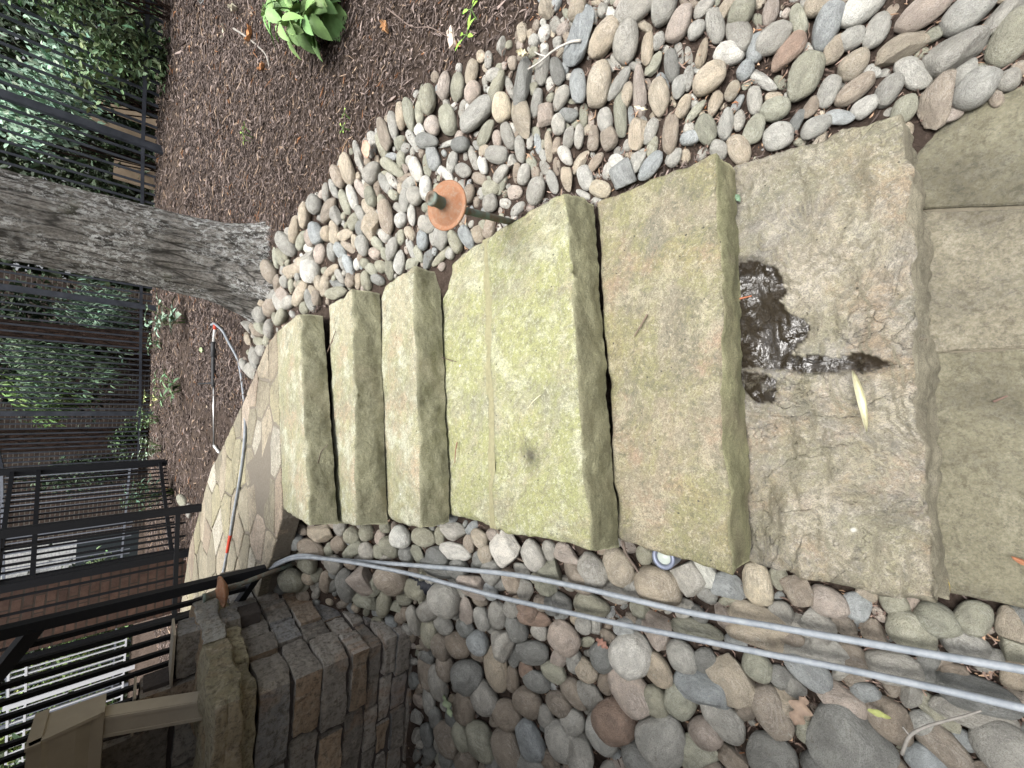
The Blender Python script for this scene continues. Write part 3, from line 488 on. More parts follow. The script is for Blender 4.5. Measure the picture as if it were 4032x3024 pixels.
def stone_mesh(i, ang):
    bm = bmesh.new(); bmesh.ops.create_icosphere(bm, subdivisions=4 if ang else 3, radius=1); r = random.Random(i)
    pl = [(Vector((r.gauss(0, 1), r.gauss(0, 1), r.gauss(0, .8))).normalized(), r.uniform(.55, .85)) for _ in range(7 if ang else 0)]
    pw = r.uniform(2.0, 2.8); tp = r.uniform(-.22, .22)
    for v in bm.verts:
        p = v.co.copy()
        k = (abs(p.x)**pw + abs(p.y)**pw + abs(p.z)**pw) ** (-1 / pw); q = p * k
        q *= 1 + .16 * noise.noise(p * .9 + Vector((i*5., 0, 0))) + .05 * noise.noise(p * 2.3 + Vector((0, i*3., 0)))
        q.y *= 1 + tp * q.x; q.z *= 1 + tp * .6 * q.x
        for n, d in pl:
            e = q.dot(n) - d
            if e > 0: q -= n * e * .93
        if ang: q *= 1.2; q += q.normalized() * (.025 * noise.noise(q * 4) + .012 * noise.noise(q * 9))
        v.co = q
    me = bpy.data.meshes.new('cobble_angular' if ang else 'cobble_round'); bm.to_mesh(me); bm.free(); me.materials.append(ct.m)
    me.polygons.foreach_set('use_smooth', [True] * len(me.polygons)); return me
SM = [stone_mesh(i, False) for i in range(14)]; AM = [stone_mesh(40 + i, True) for i in range(8)]
ents = []
for line in STONES.split('\n'):
    if line[0] == '@': _, ox, oy, s_ = line.split(); ox = float(ox); oy = float(oy); s_ = float(s_); continue
    for e in line.split('|'):
        x, y, L, Wd, an, c = e.split(); ents.append([ox + float(x)/s_, oy + float(y)/s_, float(L)/s_*(1.0 if oy > 1400 else .97), float(Wd)/s_*(1.0 if oy > 1400 else .93), float(an), c[0], 'a' in c[1:] or random.random() < (.16 if oy > 1400 else .05)])
# drop double readings where the notes overlap
ents.sort(key=lambda e: -e[2]*e[3]); keep = []
for e in ents:
    ok = True
    for k in keep:
        d = math.hypot(e[0]-k[0], e[1]-k[1])
        if d < .55 * min(k[3], e[2]) or d < .42 * k[3]: ok = False; break
    if ok: keep.append(e)
ents = keep
def spx(l): return [(x*S, y*S) for x, y in l]
RBED = spx([(528,800),(522,760),(540,690),(575,600),(590,560),(640,475),(690,415),(740,345),(800,290),(860,225),(950,165),(1060,110),(1160,40),(1180,-60),(2300,-60),(2300,150),(2212,190),(1955,295),(1925,243),(1580,365),(1540,325),(1290,437),(1216,410),(950,580),(890,575),(812,630),(757,625),(702,660),(645,678),(582,742),(550,812)])
LBED = spx([(608,1122),(665,1137),(715,1130),(765,1139),(826,1122),(905,1142),(957,1112),(1268,1197),(1336,1166),(1572,1242),(1606,1217),(2012,1308),(2212,1318),(2330,1330),(2330,1760),(890,1760),(895,1660),(898,1480),(890,1400),(850,1360),(780,1320),(700,1300),(640,1305),(572,1290),(566,1250),(590,1200)])
# fill the gaps between the noted stones with smaller ones
OW, OH, Q = 4500//6, 3600//6, 6.0; occ = np.zeros((OH, OW), bool); OXs, OYs = -200., -200.
gyy, gxx = np.mgrid[0:OH, 0:OW]; gxp = gxx*Q + OXs; gyp = gyy*Q + OYs
def ell(x, y, L, Wd, an, f=1.):
    rr = int(max(L, Wd) * .5 * f / Q) + 2; ix = int((x-OXs)/Q); iy = int((y-OYs)/Q); x0, x1, y0, y1 = max(ix-rr, 0), min(ix+rr+1, OW), max(iy-rr, 0), min(iy+rr+1, OH)
    if x0 >= x1 or y0 >= y1: return (slice(0, 0), slice(0, 0)), np.zeros((0, 0), bool)
    dx = gxp[y0:y1, x0:x1] - x; dy = gyp[y0:y1, x0:x1] - y; a = R(an); u = dx*math.cos(a) + dy*math.sin(a); v_ = -dx*math.sin(a) + dy*math.cos(a)
    return (slice(y0, y1), slice(x0, x1)), (2*u/(L*f))**2 + (2*v_/(Wd*f))**2 < 1
for e in ents:
    sl, mk = ell(*e[:5]); occ[sl] |= mk
r6 = random.Random(21)
for bed, ncand, smin, smax, key in ((RBED, 9000, .022, .055, 'gggoobttpwn'), (LBED, 9000, .028, .08, 'ggokknntbp')):
    xs = [p[0] for p in bed]; ys = [p[1] for p in bed]
    C_ = [(r6.uniform(min(xs), max(xs)), r6.uniform(min(ys), max(ys))) for _ in range(ncand)]
    C_ = [c for c in C_ if c[0] > -150 and c[0] < 4200 and c[1] > -150 and c[1] < 3300]
    ins = in_poly([c[0] for c in C_], [c[1] for c in C_], bed); C_ = [c for c, k in zip(C_, ins) if k]
    for n_, (x, y) in enumerate(C_):
        fr = n_ / len(C_); sz = smax + (smin - smax) * fr * r6.uniform(.6, 1.2); P = G(x, y); Zd = project(P)[2]; L = FPX * sz / Zd; Wd = L * r6.uniform(.5, .85)
        an = r6.uniform(60, 120) if (bed is RBED and x < 2200) else r6.uniform(0, 180)
        sl, mk = ell(x, y, L, Wd, an); a = mk.sum()
        if a == 0 or (occ[sl] & mk).sum() / a > .27: continue
        occ[sl] |= mk; ents.append([x, y, L, Wd, an, r6.choice(key), r6.random() < .12])
def in_view(e): return -40 < e[0] < 4072 and -40 < e[1] < 3064
def vis_size(e): return (e[2]*e[3]) if in_view(e) else 0
ents.sort(key=lambda e: -vis_size(e))
stones = []; small_V = []; small_F = []; small_C = []; nb = 0
def place(e, i):
    x, y, L, Wd, an, c, ang = e; P = G(x, y); n = gnormal(P[0], P[1]); a = R(an); v = Vector(CAM - P); dist = v.length; v.normalize()
    def gv(dx, dy):
        r = Vector(ray(x+dx, y+dy)); t = (Vector(P) - Vector(CAM)).dot(n) / r.dot(n); g = Vector(CAM) + r*t - Vector(P)
        if r.dot(n) >= 0 or g.length > 1: g = Vector((0, 1, 0)) * .05
        return g
    Lx, Ly = math.cos(a), math.sin(a); g1 = (gv(Lx*L/2, Ly*L/2) - gv(-Lx*L/2, -Ly*L/2)) * .5; g2 = (gv(-Ly*Wd/2, Lx*Wd/2) - gv(Ly*Wd/2, -Lx*Wd/2)) * .5
    Zd = project(P)[2]; mpp = dist / FPX * (Zd / dist) ; 
    def real(g, cth):
        pr = (g - v * g.dot(v)).length; s = pr / max(g.length, 1e-6)
        m2 = max(pr*pr - (cth*math.sqrt(max(0, 1-s*s)))**2, (.45*pr)**2); return min(math.sqrt(m2)/s, 1.7*pr)
    p1 = (g1 - v * g1.dot(v)).length; p2 = (g2 - v * g2.dot(v)).length; cth = .5 * min(p1, p2); r1 = real(g1, cth); r2 = real(g2, cth)
    if r2 > r1: g1, g2, r1, r2 = g2, g1, r2, r1
    ex = (g1 - n * g1.dot(n)).normalized(); rn = random.Random(i*13+5); tl = Vector((rn.uniform(-.16, .16), rn.uniform(-.16, .16), 0)); nn = (n + tl).normalized()
    ex = (ex - nn * ex.dot(nn)).normalized(); ey = nn.cross(ex); rz = min(r1, r2) * rn.uniform(.55, .8)
    rz = min(rz, .07)
    pos = Vector(P) + nn * (rz * .6 + (.006 if i < 400 else -.004))
    M = Matrix.Identity(4)
    for k in range(3): M[k][0] = ex[k]*r1*1.03; M[k][1] = ey[k]*r2*1.03; M[k][2] = nn[k]*rz; M[k][3] = pos[k]
    bc = CT[c]; j = rn.uniform(.85, 1.17); h = rn.uniform(-.02, .02); cc = (min(.7, bc[0]*j*(1+h)), min(.7, bc[1]*j), min(.7, bc[2]*j*(1-h)), 1)
    me = rn.choice(AM if ang else SM)
    if rn.random() < .5: M = M @ Matrix.Diagonal((-1, -1, 1, 1))
    return M, cc, me, max(r1, r2)
AIDX = {}
for i, e in enumerate(ents):
    M, cc, me, big = place(e, i)
    if i < 300 and in_view(e):
        o = bpy.data.objects.new('river_cobble' if not e[6] else 'angular_rock', me); col.objects.link(o); o.matrix_world = M; o.color = cc; stones.append((o, e, M, big))
    else:
        if me.name not in AIDX:
            co = np.empty(len(me.vertices)*3); me.vertices.foreach_get('co', co); fa = np.empty(len(me.loops), int); me.loops.foreach_get('vertex_index', fa); AIDX[me.name] = (co.reshape(-1, 3), fa.reshape(-1, 3))
        co, fa = AIDX[me.name]; Mn = np.array(M); V = co @ Mn[:3, :3].T + Mn[:3, 3]; small_V.append(V); small_F.append(fa + nb); small_C.append(np.tile(cc[:3], (len(V), 1))); nb += len(V)
o = np_mesh('small_river_pebbles', np.vstack(small_V), np.vstack(small_F), cs.m, True, np.vstack(small_C)); tag(o, 'small river pebbles filling both beds between the larger cobbles', 'pebbles', kind='stuff')
# names that tell each cobble from its neighbours
def landmark(P, e):
    x, y = e[0], e[1]
    right = y < 1450
    if right:
        if x < 1180: a = 'below the tree trunk' 
        elif x < 1480: a = 'beside the two narrow upper steps' if y > 900 else 'at the mulch edge past the trunk'
        elif x < 1900: a = 'around the right path light' if y > 560 else 'at the mulch edge above the path light'
        elif x < 2400: a = 'beside the wide third step' if y > 420 else 'at the upper mulch edge'
        elif x < 2920: a = 'beside the second step' if y > 380 else 'far out from the second step'
        elif x < 3500: a = 'beside the lowest step' if y > 300 else 'far out from the lowest step'
        else: a = 'beside the landing paving'
    else:
        if x < 800: a = 'at the foot of the gate post'
        elif x < 1450: a = 'between upper steps and stone wall' 
        elif x < 1950: a = 'between landing step and hoses' if y < 2290 else 'at the foot of the wall corner'
        elif x < 2500: a = 'between step and the upper hose' if y < 2420 else ('just below the hoses' if y < 2700 else 'in the shade near the wall')
        elif x < 3200: a = 'between second step and hoses' if y < 2480 else ('under the middle of the hoses' if y < 2720 else 'in the shaded left bed')
        else: a = 'left of the lowest step' if y < 2560 else ('where the hoses leave the picture' if y < 2800 else 'in the near left corner bed')
    return ('right' if right else 'left'), a
groups = {}
for o, e, M, big in stones:
    side, a = landmark(o.location, e); ratio = e[2] / max(1, e[3]); szw = 'large ' if big > .075 else ('small ' if big < .035 else '')
    sh = 'angular rock' if e[6] else ('elongated cobble' if ratio > 2. else ('oval cobble' if ratio > 1.35 else 'rounded cobble'))
    groups.setdefault((szw + CN[e[5]] + ' ' + sh, a, side), []).append((e, o))
ordw = ['', 'second ', 'third ', 'fourth ', 'fifth ', 'sixth ', 'seventh ', 'eighth ', 'ninth ', 'tenth ', 'eleventh ', 'twelfth ']
for (d, a, side), L in groups.items():
    L.sort(key=lambda q: -q[0][0])
    for k, (e, o) in enumerate(L):
        lab = '%s %s' % (d, a)
        if len(L) > 1: lab += ', ' + ordw[min(k, 11)] + ('nearest the viewer')
        tag(o, lab, 'cobble', 'river cobbles in the %s bed' % side)
# ------------------------------------------------------------------ trees by the bed
def bark_mat(name, c1, c2, lichen):
    t = NT(name, .9, .15); v = t.map((1, 1, .22)); cyl = t.tc.outputs['Object']
    fur = t.vor(26, 'DISTANCE_TO_EDGE', t.map((1, 1, .2)))
    fn = t.noise(48, 9, .78, .8, t.map((1, 1, .3)))
    c = t.mix(t.ramp(fn, [(.35, 0.), (.62, 1.)]), c1, c2)
    c = t.mix(t.ramp(t.noise(90, 5, .8, .3, t.map((1, 1, .5))), [(.42, .6), (.55, 0.)]), c, tuple(x*.35 for x in c1))
    c = t.mix(t.ramp(t.vor(20, 'DISTANCE_TO_EDGE', t.map((1, 1, .16))), [(.02, .85), (.11, 0.)]), c, tuple(x*.3 for x in c1))
    if lichen:
        msk = t.math('MULTIPLY', t.ramp(t.noise(46, 9, .82, .3, t.map((1, 1, .7))), [(.51, 0.), (.54, 1.)]), t.ramp(t.noise(2.9, 3, .6, 0), [(.38, .0), (.5, 1.)]))
        c = t.mix(msk, c, (.78, .79, .77))
        c = t.mix(t.ramp(t.noise(4, 4, .6), [(.6, 0.), (.75, .35)]), c, (.2, .22, .1))
    t.col(c); t.bump(t.ramp(fur, [(0., 0.), (.12, 1.)]), .02, 1.); t.bump(fn, .05, 1.); t.bump(t.noise(80, 6, .8, 0, t.map((1, 1, .4))), .01, 1.)
    return t.m
bark = bark_mat('grey_bark', (.19, .18, .16), (.52, .49, .45), True)
def trunk(name, base, r0, rtop, h, flare, mat, label, cat='tree', seed=0, lean=(0, 0), na=96, nh=170, roots=5, fur=.012, group=None, limbs=True):
    root = empty(name, base, label, cat, group); V = []; F = []; ph = seed * 1.3
    for j in range(nh + 1):
        t = (j / nh) ** 1.6; z = -.12 + (h + .12) * t; rr = r0 + (rtop - r0) * min(1, max(0, z) / h)
        fl = flare * math.exp(-max(0, z) / .16); rr += .28 * flare * math.exp(-max(0, z) / .55)
        for i in range(na):
            a = 2 * math.pi * i / na; lob = .5 + .5 * math.cos(roots * a + ph); rad = rr * (1 + .05 * math.cos(2*a + ph)) + fl * (.25 + .75 * lob ** 1.5)
            sx, sy = math.cos(a), math.sin(a); tw = a + z * .08
            f = noise.noise(Vector((math.cos(tw)*6, math.sin(tw)*6, z*1.6 + seed))) + .6 * noise.noise(Vector((math.cos(tw)*15, math.sin(tw)*15, z*4 + seed)))
            rad += fur * (-(abs(f)) * 1.6 + .4)
            V.append((sx*rad + lean[0]*z, sy*rad + lean[1]*z, z))
    for j in range(nh):
        for i in range(na): F.append((j*na+i, j*na+(i+1) % na, (j+1)*na+(i+1) % na, (j+1)*na+i))
    mesh_obj('trunk', V, F, mat, root, True)
    if limbs:
        mb = MB(); r = random.Random(seed)
        for k in range(5):
            a = r.uniform(0, 6.28); z0 = h * r.uniform(.8, .98); L = r.uniform(1.2, 2.4); p0 = Vector((lean[0]*z0, lean[1]*z0, z0)); pts = [p0]
            for q in range(5): pts.append(pts[-1] + Vector((math.cos(a)*L/5, math.sin(a)*L/5, L/6 + .05*q)) + Vector((r.uniform(-.06, .06),)*3))
            mb.tube(pts, [rtop*.5*(1-.16*q) for q in range(6)], 10)
        mb.build('limb', mat, root, True)
    return root
TB = Vector((.645, 3.14, float(HG(.645, 3.14)) - .02))
trunk('oak_tree', TB, .222, .185, 5.5, .13, bark, 'broad grey trunk with white lichen standing at the end of the cobble bed', 'tree', 3, fur=.022)
p = G(800, -110); trunk('oak_tree', (p[0], p[1], p[2]-.02), .12, .1, 5, .1, bark, 'root flare of a second tree on the mulch near the big-leaved plant', 'tree', 8, fur=.01)

# ------------------------------------------------------------------ stone wall with cap, downspout, added overhead shade block
def rockbox(mb, c, s, seed, amp=.012, n=9, yaw=0, p=30.):
    V = []; F = []; cy, sy = math.cos(yaw), math.sin(yaw)
    for ax in range(3):
        for sg in (-1, 1):
            b = len(V)
            for i in range(n + 1):
                for j in range(n + 1):
                    q = [0, 0, 0]; q[ax] = sg; q[(ax+1) % 3] = -1 + 2*i/n; q[(ax+2) % 3] = -1 + 2*j/n
                    k = (abs(q[0])**p + abs(q[1])**p + abs(q[2])**p) ** (-1/p); q = [t*k for t in q]
                    P = Vector((q[0]*s[0]/2, q[1]*s[1]/2, q[2]*s[2]/2))
                    dsp = amp * (noise.noise(P*7 + Vector((seed*3.7, 0, 0))) * 1.3 + .6 * noise.noise(P*22 + Vector((0, seed, 0))) + .3*noise.noise(P*55))
                    nrm = Vector((q[0]/s[0], q[1]/s[1], q[2]/s[2])).normalized(); P = P + nrm * dsp
                    V.append((c[0] + P.x*cy - P.y*sy, c[1] + P.x*sy + P.y*cy, c[2] + P.z))
            for i in range(n):
                for j in range(n):
                    a = b + i*(n+1) + j; f = (a, a+n+1, a+n+2, a+1); F.append(f if sg > 0 else f[::-1])
    mb.add(V, F)
def wall_mat(name, base, alt, orange=.25):
    t = NT(name, .85, .25); isl = t.n.new('ShaderNodeNewGeometry').outputs['Random Per Island']
    c = t.mix(t.ramp(isl, [(.0, 0.), (.45, .2), (.7, .6), (1., 1.)]), base, alt); c = t.mix(t.ramp(t.math('FRACT', t.math('MULTIPLY', isl, 7.3)), [(.78, 0.), (.84, .8)]), c, (.40, .29, .19)); c = t.mix(t.ramp(t.math('FRACT', t.math('MULTIPLY', isl, 13.7)), [(.8, 0.), (.85, .7)]), c, (.3, .31, .32))
    w_ = t.n.new('ShaderNodeTexWhiteNoise'); w_.noise_dimensions = '1D'; t.l.new(isl, w_.inputs['W'])
    c = t.hsv(c, .5, 1., t.math('MULTIPLY_ADD', w_.outputs['Value'], .6, .7))
    c = t.mix(t.ramp(t.noise(4, 5, .65, .8), [(.55, 0.), (.72, orange)]), c, (.38, .2, .09))
    c = t.mix(t.ramp(t.noise(14, 6, .75, 1.2), [(.5, 0.), (.68, .6)]), c, (.5, .45, .37))
    c = t.mix(t.ramp(t.noise(45, 6, .8), [(.38, .7), (.52, 0.)]), c, (.09, .075, .06))
    t.col(c); t.bump(t.noise(10, 8, .75, 1.6, t.map((1, 1, 2.2))), .02, 1.); t.bump(t.noise(60, 6, .8), .006, 1.)
    return t.m
WM = wall_mat('stacked_stone', (.31, .285, .25), (.43, .40, .36), .5)
CM_ = wall_mat('cap_stone', (.34, .31, .21), (.40, .36, .25), .3)
dark_mortar = plain('dark_mortar', (.07, .06, .055), .95, bump=.01, scale=50)
PX, PY = -1.36, 1.80
wr = empty('stone_wall', (PX, PY, .3), 'dark stacked ledgestone wall with a projecting corner beside the shaded cobbles', 'wall')
r8 = random.Random(4); mb = MB()
zc = [.18, .36, .46, .535, .60, .70, .80, .90, 1.02, 1.125]; zc = [.15, .30, .40, .49, .56, .63, .73, .85, .97, 1.10]
for k in range(len(zc) - 1):
    z0, z1 = zc[k], zc[k+1]; h = z1 - z0 - .012; zm = (z0+z1)/2
    # corner stone, turning both faces
    dx = r8.uniform(.16, .34); dy = r8.uniform(.14, .3); o = r8.uniform(-.012, .018)
    rockbox(mb, (PX - dx/2 + o, PY + dy/2 - o, zm), (dx, dy, h), k*3.3, .012, 8)
    x = PX - dx - .012
    while x > -4.2:
        L = r8.uniform(.14, .42); o = r8.uniform(-.014, .014); rockbox(mb, (x - L/2, PY + .1 - o, zm), (L - .004, .2, h), x*7 + k, .011, 7, 0); x -= L + .008
    y = PY + dy + .012
    while y < 2.95:
        L = r8.uniform(.12, .32); o = r8.uniform(-.014, .014); rockbox(mb, (PX - .1 + o, y + L/2, zm), (.2, L - .004, h), y*9 + k, .011, 7, 0); y += L + .008
mb.build('ledgestone', WM, wr, True, loc=None).matrix_parent_inverse = wr.matrix_world.inverted()
core = MB(); core.box((-4.3, PY+.022, .0), (PX-.022, 3.0, 1.09)); o = core.build('mortar_core', dark_mortar, wr); o.matrix_parent_inverse = wr.matrix_world.inverted()
cp = MB()
for (x0, x1, y0, y1, z0, z1, s_) in ((PX-.55, PX+.04, PY-.035, PY+.2, 1.105, 1.17, 1), (PX-.3, PX+.045, PY+.21, PY+.5, 1.105, 1.165, 2), (PX-.3, PX+.03, PY+.51, PY+.85, 1.105, 1.17, 3),
        (PX-.62, PX+.10, PY-.10, PY+.34, 1.168, 1.268, 4), (PX-.35, PX+.09, PY+.35, PY+.82, 1.166, 1.262, 5), (PX-1.3, PX-.64, PY-.06, PY+.3, 1.17, 1.24, 6), (PX-2.2, PX-1.32, PY-.06, PY+.3, 1.11, 1.2, 7)):
    rockbox(cp, ((x0+x1)/2, (y0+y1)/2, (z0+z1)/2), (x1-x0, y1-y0, z1-z0), s_*5.1, .016, 18, 0, 26.)
o = cp.build('cap_stone', CM_, wr, True); o.matrix_parent_inverse = wr.matrix_world.inverted()
# upper, set-back wall that steps up with the stairs behind it
ur = empty('house_wall', (-1.7, 2.3, 1.1), 'upper house wall of large dark stones behind the beige downspout', 'wall')
um = MB()
for x0, x1, zt in ((-1.50, -1.28, 1.34), (-1.66, -1.505, 1.46), (-4.3, -1.67, 1.62)):
    z = 1.08; k = 0
    while z < zt - .03:
        h = min(r8.uniform(.13, .26), zt - z); x = x1
        if zt - z - h < .06: h = zt - z
        while x > x0 + .02:
            L = min(r8.uniform(.2, .45), x - x0)
            if x - L - x0 < .08: L = x - x0
            rockbox(um, (x - L/2, 2.38 - r8.uniform(-.01, .012), z + h/2), (L - .012, .16, h - .012), x*11 + z*5, .012, 8); x -= L
        z += h
o = um.build('large_stone', WM, ur, True); o.matrix_parent_inverse = ur.matrix_world.inverted()
core = MB()
for x0, x1, zt in ((-1.50, -1.30, 1.32), (-1.66, -1.50, 1.44), (-4.3, -1.66, 1.60)): core.box((x0, 2.33, 1.0), (x1, 2.44, zt))
o = core.build('mortar_core', dark_mortar, ur); o.matrix_parent_inverse = ur.matrix_world.inverted()
beige = plain('beige_paint', (.34, .30, .235), .5, var=.12, scale=7)
fl = MB(); fl.box((-1.507, 2.29, 1.342), (-1.27, 2.45, 1.351)); fl.box((-1.667, 2.29, 1.462), (-1.50, 2.45, 1.471)); o = fl.build('flashing', beige, ur); o.matrix_parent_inverse = ur.matrix_world.inverted()
# downspout: square pipe rising from the cap into a broader head
ds = empty('downspout', (-1.47, 2.04, 1.25), 'beige square downspout pipe rising from the wall cap to the end of a beige gutter', 'downspout')
pb = at_range(850, 2760, 2.5); pt = at_range(410, 2835, 2.62)
m_ = MB(); b0 = Vector((pb[0], pb[1], 1.24)); b1 = Vector((pt[0], pt[1], pt[2]+.02)); m_.bar(b0, b1, .085, .06, (0, 1, 0)); 
for dx in (-.034, .034): m_.bar(b0 + Vector((dx, -.032, 0)), b1 + Vector((dx, -.032, 0)), .012, .01, (0, 1, 0))
o = m_.build('pipe', beige, ds); o.matrix_parent_inverse = ds.matrix_world.inverted()
m_ = MB(); hx, hy = b1.x, b1.y; zb_ = b1.z - .02
gp = [(-.02, 0), (-.085, .0), (-.085, .035), (-.105, .07), (-.125, .135), (-.135, .15), (-.135, .185), (-.115, .185), (-.112, .155), (.03, .155), (.03, 0)]
n = len(gp); V = [(x, hy + a + .03, zb_ + b) for x in (hx + .07, hx - 2.4) for a, b in gp]
m_.add(V, [tuple(range(n))[::-1], tuple(range(n, 2*n))] + [(i, (i+1) % n, n+(i+1) % n, n+i) for i in range(n)])
m_.bar((hx+.074, hy+.07, zb_+.17), (hx+.074, hy-.115, zb_+.17), .012, .035); m_.bar((hx+.074, hy-.1, zb_+.18), (hx+.074, hy-.06, zb_+.01), .012, .02)
o = m_.build('gutter', beige, ds); o.matrix_parent_inverse = ds.matrix_world.inverted()
# unseen porch slab and house walls, added overhead to darken the left bed
pr = empty('porch_shade_block', (-3, 1, 0), 'out-of-view porch slab and walls added overhead to shade the left cobbles', 'light blocker')
hm = plain('shade_block_brown', (.17, .14, .11), .9, bump=.01)
m_ = MB(); m_.box((-6, -2.8, 2.2), (-.82, 2.9, 2.36)); o = m_.build('shade_slab', hm, pr); o.matrix_parent_inverse = pr.matrix_world.inverted()
m_ = MB(); m_.box((-3.9, -2.2, 0), (-3.6, 1.78, 2.198)); m_.box((-7, -3, 2.362), (-1.9, 2.85, 5.5)); o = m_.build('shade_walls', hm, pr); o.matrix_parent_inverse = pr.matrix_world.inverted()

# ------------------------------------------------------------------ copper path lights
rust = NT('rusted_copper', .75, .3); v = rust.tc.outputs['Object']
c = rust.mix(rust.ramp(rust.noise(28, 6, .75, .8), [(.35, 0.), (.65, 1.)]), (.25, .105, .05), (.29, .165, .10)); c = rust.mix(rust.ramp(rust.noise(60, 5, .8), [(.5, 0.), (.7, .6)]), c, (.27, .25, .2))
rust.col(c); rust.bump(rust.noise(120, 5, .8), .002, .7)
verd = NT('weathered_stem', .7, .3); c = verd.mix(verd.ramp(verd.noise(18, 5, .7, .5), [(.4, 0.), (.6, 1.)]), (.12, .09, .065), (.13, .17, .145)); verd.col(c)
def path_light(base, top, label, tilt=(0, -.35, .9)):
    base = Vector(base); top = Vector(top); ax = (top - base).normalized(); ax2 = (ax + Vector(tilt) * 1.).normalized()
    rt = empty('path_light', base, label, 'path light', 'copper path lights')
    m_ = MB(); m_.tube([base - ax*.06, base + (top-base)*.5, top], .0125, 14); o = m_.build('stem', verd.m, rt, True); o.matrix_parent_inverse = rt.matrix_world.inverted()
    m_ = MB(); m_.lathe([(.0, -.022), (.03, -.02), (.074, -.002), (.077, .003), (.077, .007), (.072, .008), (.066, .004), (.062, .004), (.058, .009), (.03, .021), (.021, .027), (.0195, .03)], top, ax2, 56)
    o = m_.build('shade', rust.m, rt, True); o.matrix_parent_inverse = rt.matrix_world.inverted()
    m_ = MB(); m_.lathe([(.021, .022), (.019, .03), (.019, .068), (.022, .069), (.022, .079), (.012, .08), (.011, .073), (0, .073)], top, ax2, 32)
    o = m_.build('finial', verd.m, rt, True); o.matrix_parent_inverse = rt.matrix_world.inverted()
b_ = G(2055, 885); t_ = CAM + ray(1762, 812) * 1.37
path_light(b_, t_, 'rusty copper path light leaning over the right cobbles beside the wide third step')
b_ = G(1185, 2207); t_ = CAM + ray(876, 2328) * 2.69
path_light(b_, t_, 'rusty copper path light in front of the stair railing left of the path', (-.05, -.12, 1))

# ------------------------------------------------------------------ hoses, spray lance, drain pipe, well light
hose_m = NT('grey_hose', .5, .4); hose_m.col(hose_m.mix(hose_m.ramp(hose_m.noise(22, 6, .7), [(.35, 0.), (.65, 1.)]), (.20, .225, .25), (.32, .345, .37)))
hose2 = hose_m
red = plain('red_tape', (.55, .06, .03), .5)
def hose(name, pts, rad, label, group):
    m_ = MB(); P = smooth_path(pts, 10); m_.tube(P, rad, 14); o = m_.build(name, hose_m.m, None, True); return tag(o, label, 'hose', group)
def H(x, y, h): return Vector(Gd(x, y, h))
hose('pressure_hose', [H(2330,1470,.10), H(2212,1447,.10), H(2000,1411,.105), H(1800,1376,.11), H(1650,1350,.115), H(1500,1325,.115), H(1350,1291,.11), H(1250,1268,.11), H(1120,1243,.1), H(1000,1230,.09), H(880,1220,.08), H(800,1214,.08), H(720,1208,.1), H(660,1200,.12), H(630,1203,.12), H(598,1216,.12), H(570,1228,.12), H(550,1240,.08), H(536,1262,.04), H(510,1310,.03), H(480,1380,.03)], .0095, 'upper grey hose stretched over the left cobbles, closer to the steps', 'grey hoses')
hose('pressure_hose', [H(2330,1558,.10), H(2212,1530,.10), H(2000,1482,.11), H(1800,1440,.12), H(1650,1411,.12), H(1500,1380,.12), H(1350,1350,.12), H(1200,1317,.12), H(1080,1290,.11), H(980,1264,.11), H(900,1243,.11), H(830,1228,.12), H(760,1215,.13), H(700,1207,.14), H(660,1204,.14), H(628,1208,.14), H(598,1221,.13), H(570,1233,.12), H(556,1246,.08), H(545,1270,.04), H(523,1320,.035), H(500,1380,.03)], .0088, 'lower grey hose with a flat sheen, nearer the stone wall', 'grey hoses')
p3 = [(478,1262),(484,1245),(492,1208),(500,1165),(509,1110),(520,1050),(529,990),(534,930),(533,880),(530,850),(525,810),(517,775),(505,742),(492,718),(480,706),(472,701),(466,703)]
P3 = []
for x, y in p3:
    a = pz(x*S, y*S); b = G(x*S, y*S); q = a if y > 885 else b; q = Vector(q); q.z += .012 if y > 760 else .03; P3.append(q)
sp = empty('spray_lance', P3[-1], 'black and silver pressure washer lance with a red hose fitting lying on the mulch', 'sprayer')
h3 = hose('pressure_hose', P3, .0095, 'grey hose with red tape curving across the flagstone path to the spray lance', 'grey hoses')
tp = smooth_path(P3, 10); i0 = 24; m_ = MB(); m_.tube(tp[i0:i0+9], .0112, 14); m_.build('red_tape', red, h3, True)
blk = plain('black_grip', (.022, .023, .025), .5); steel = plain('steel_tube', (.62, .62, .6), .3, metal=1, var=.05); wht = plain('white_fitting', (.6, .6, .58), .4)
def L_(x, y, h=.02): q = Vector(Gd(x, y, h)); return q
a = L_(466,703,.03); b = L_(463,722,.025); c_ = L_(462,738,.025); d_ = L_(462,770,.025); e_ = L_(462,832,.025); f_ = L_(462,962,.02)
def prt(mb, nm, mat, sm=True, par=None):
    o = mb.build(nm, mat, sp, sm); o.matrix_parent_inverse = sp.matrix_world.inverted(); return o
m_ = MB(); m_.tube([a, (a*2+b)/3], .017, 14); prt(m_, 'hose_fitting', red)
m_ = MB(); m_.tube([(a*2+b)/3, b, c_], [.013, .011, .012], 14); prt(m_, 'coupling', wht)
m_ = MB(); dd = (d_-c_); side = dd.cross(Vector((0, 0, 1))).normalized()
m_.tube([c_, c_+dd*.1, c_+dd*.95, d_], [.014, .022, .023, .018], 16); m_.tube(smooth_path([c_+dd*.15+side*.01, c_+dd*.3+side*.045, c_+dd*.7+side*.045, c_+dd*.85+side*.01], 5), .006, 8); prt(m_, 'trigger_grip', blk)
m_ = MB(); N_ = 46; pts = [d_ + (e_-d_)*(i/N_) for i in range(N_+1)]; m_.tube(pts, [.021 if (i % 2 == 0 and 3 < i < 43 and not 22 < i < 26) else .018 for i in range(N_+1)], 16); m_.tube([e_, e_ + (e_-d_).normalized()*.012], .02, 14)
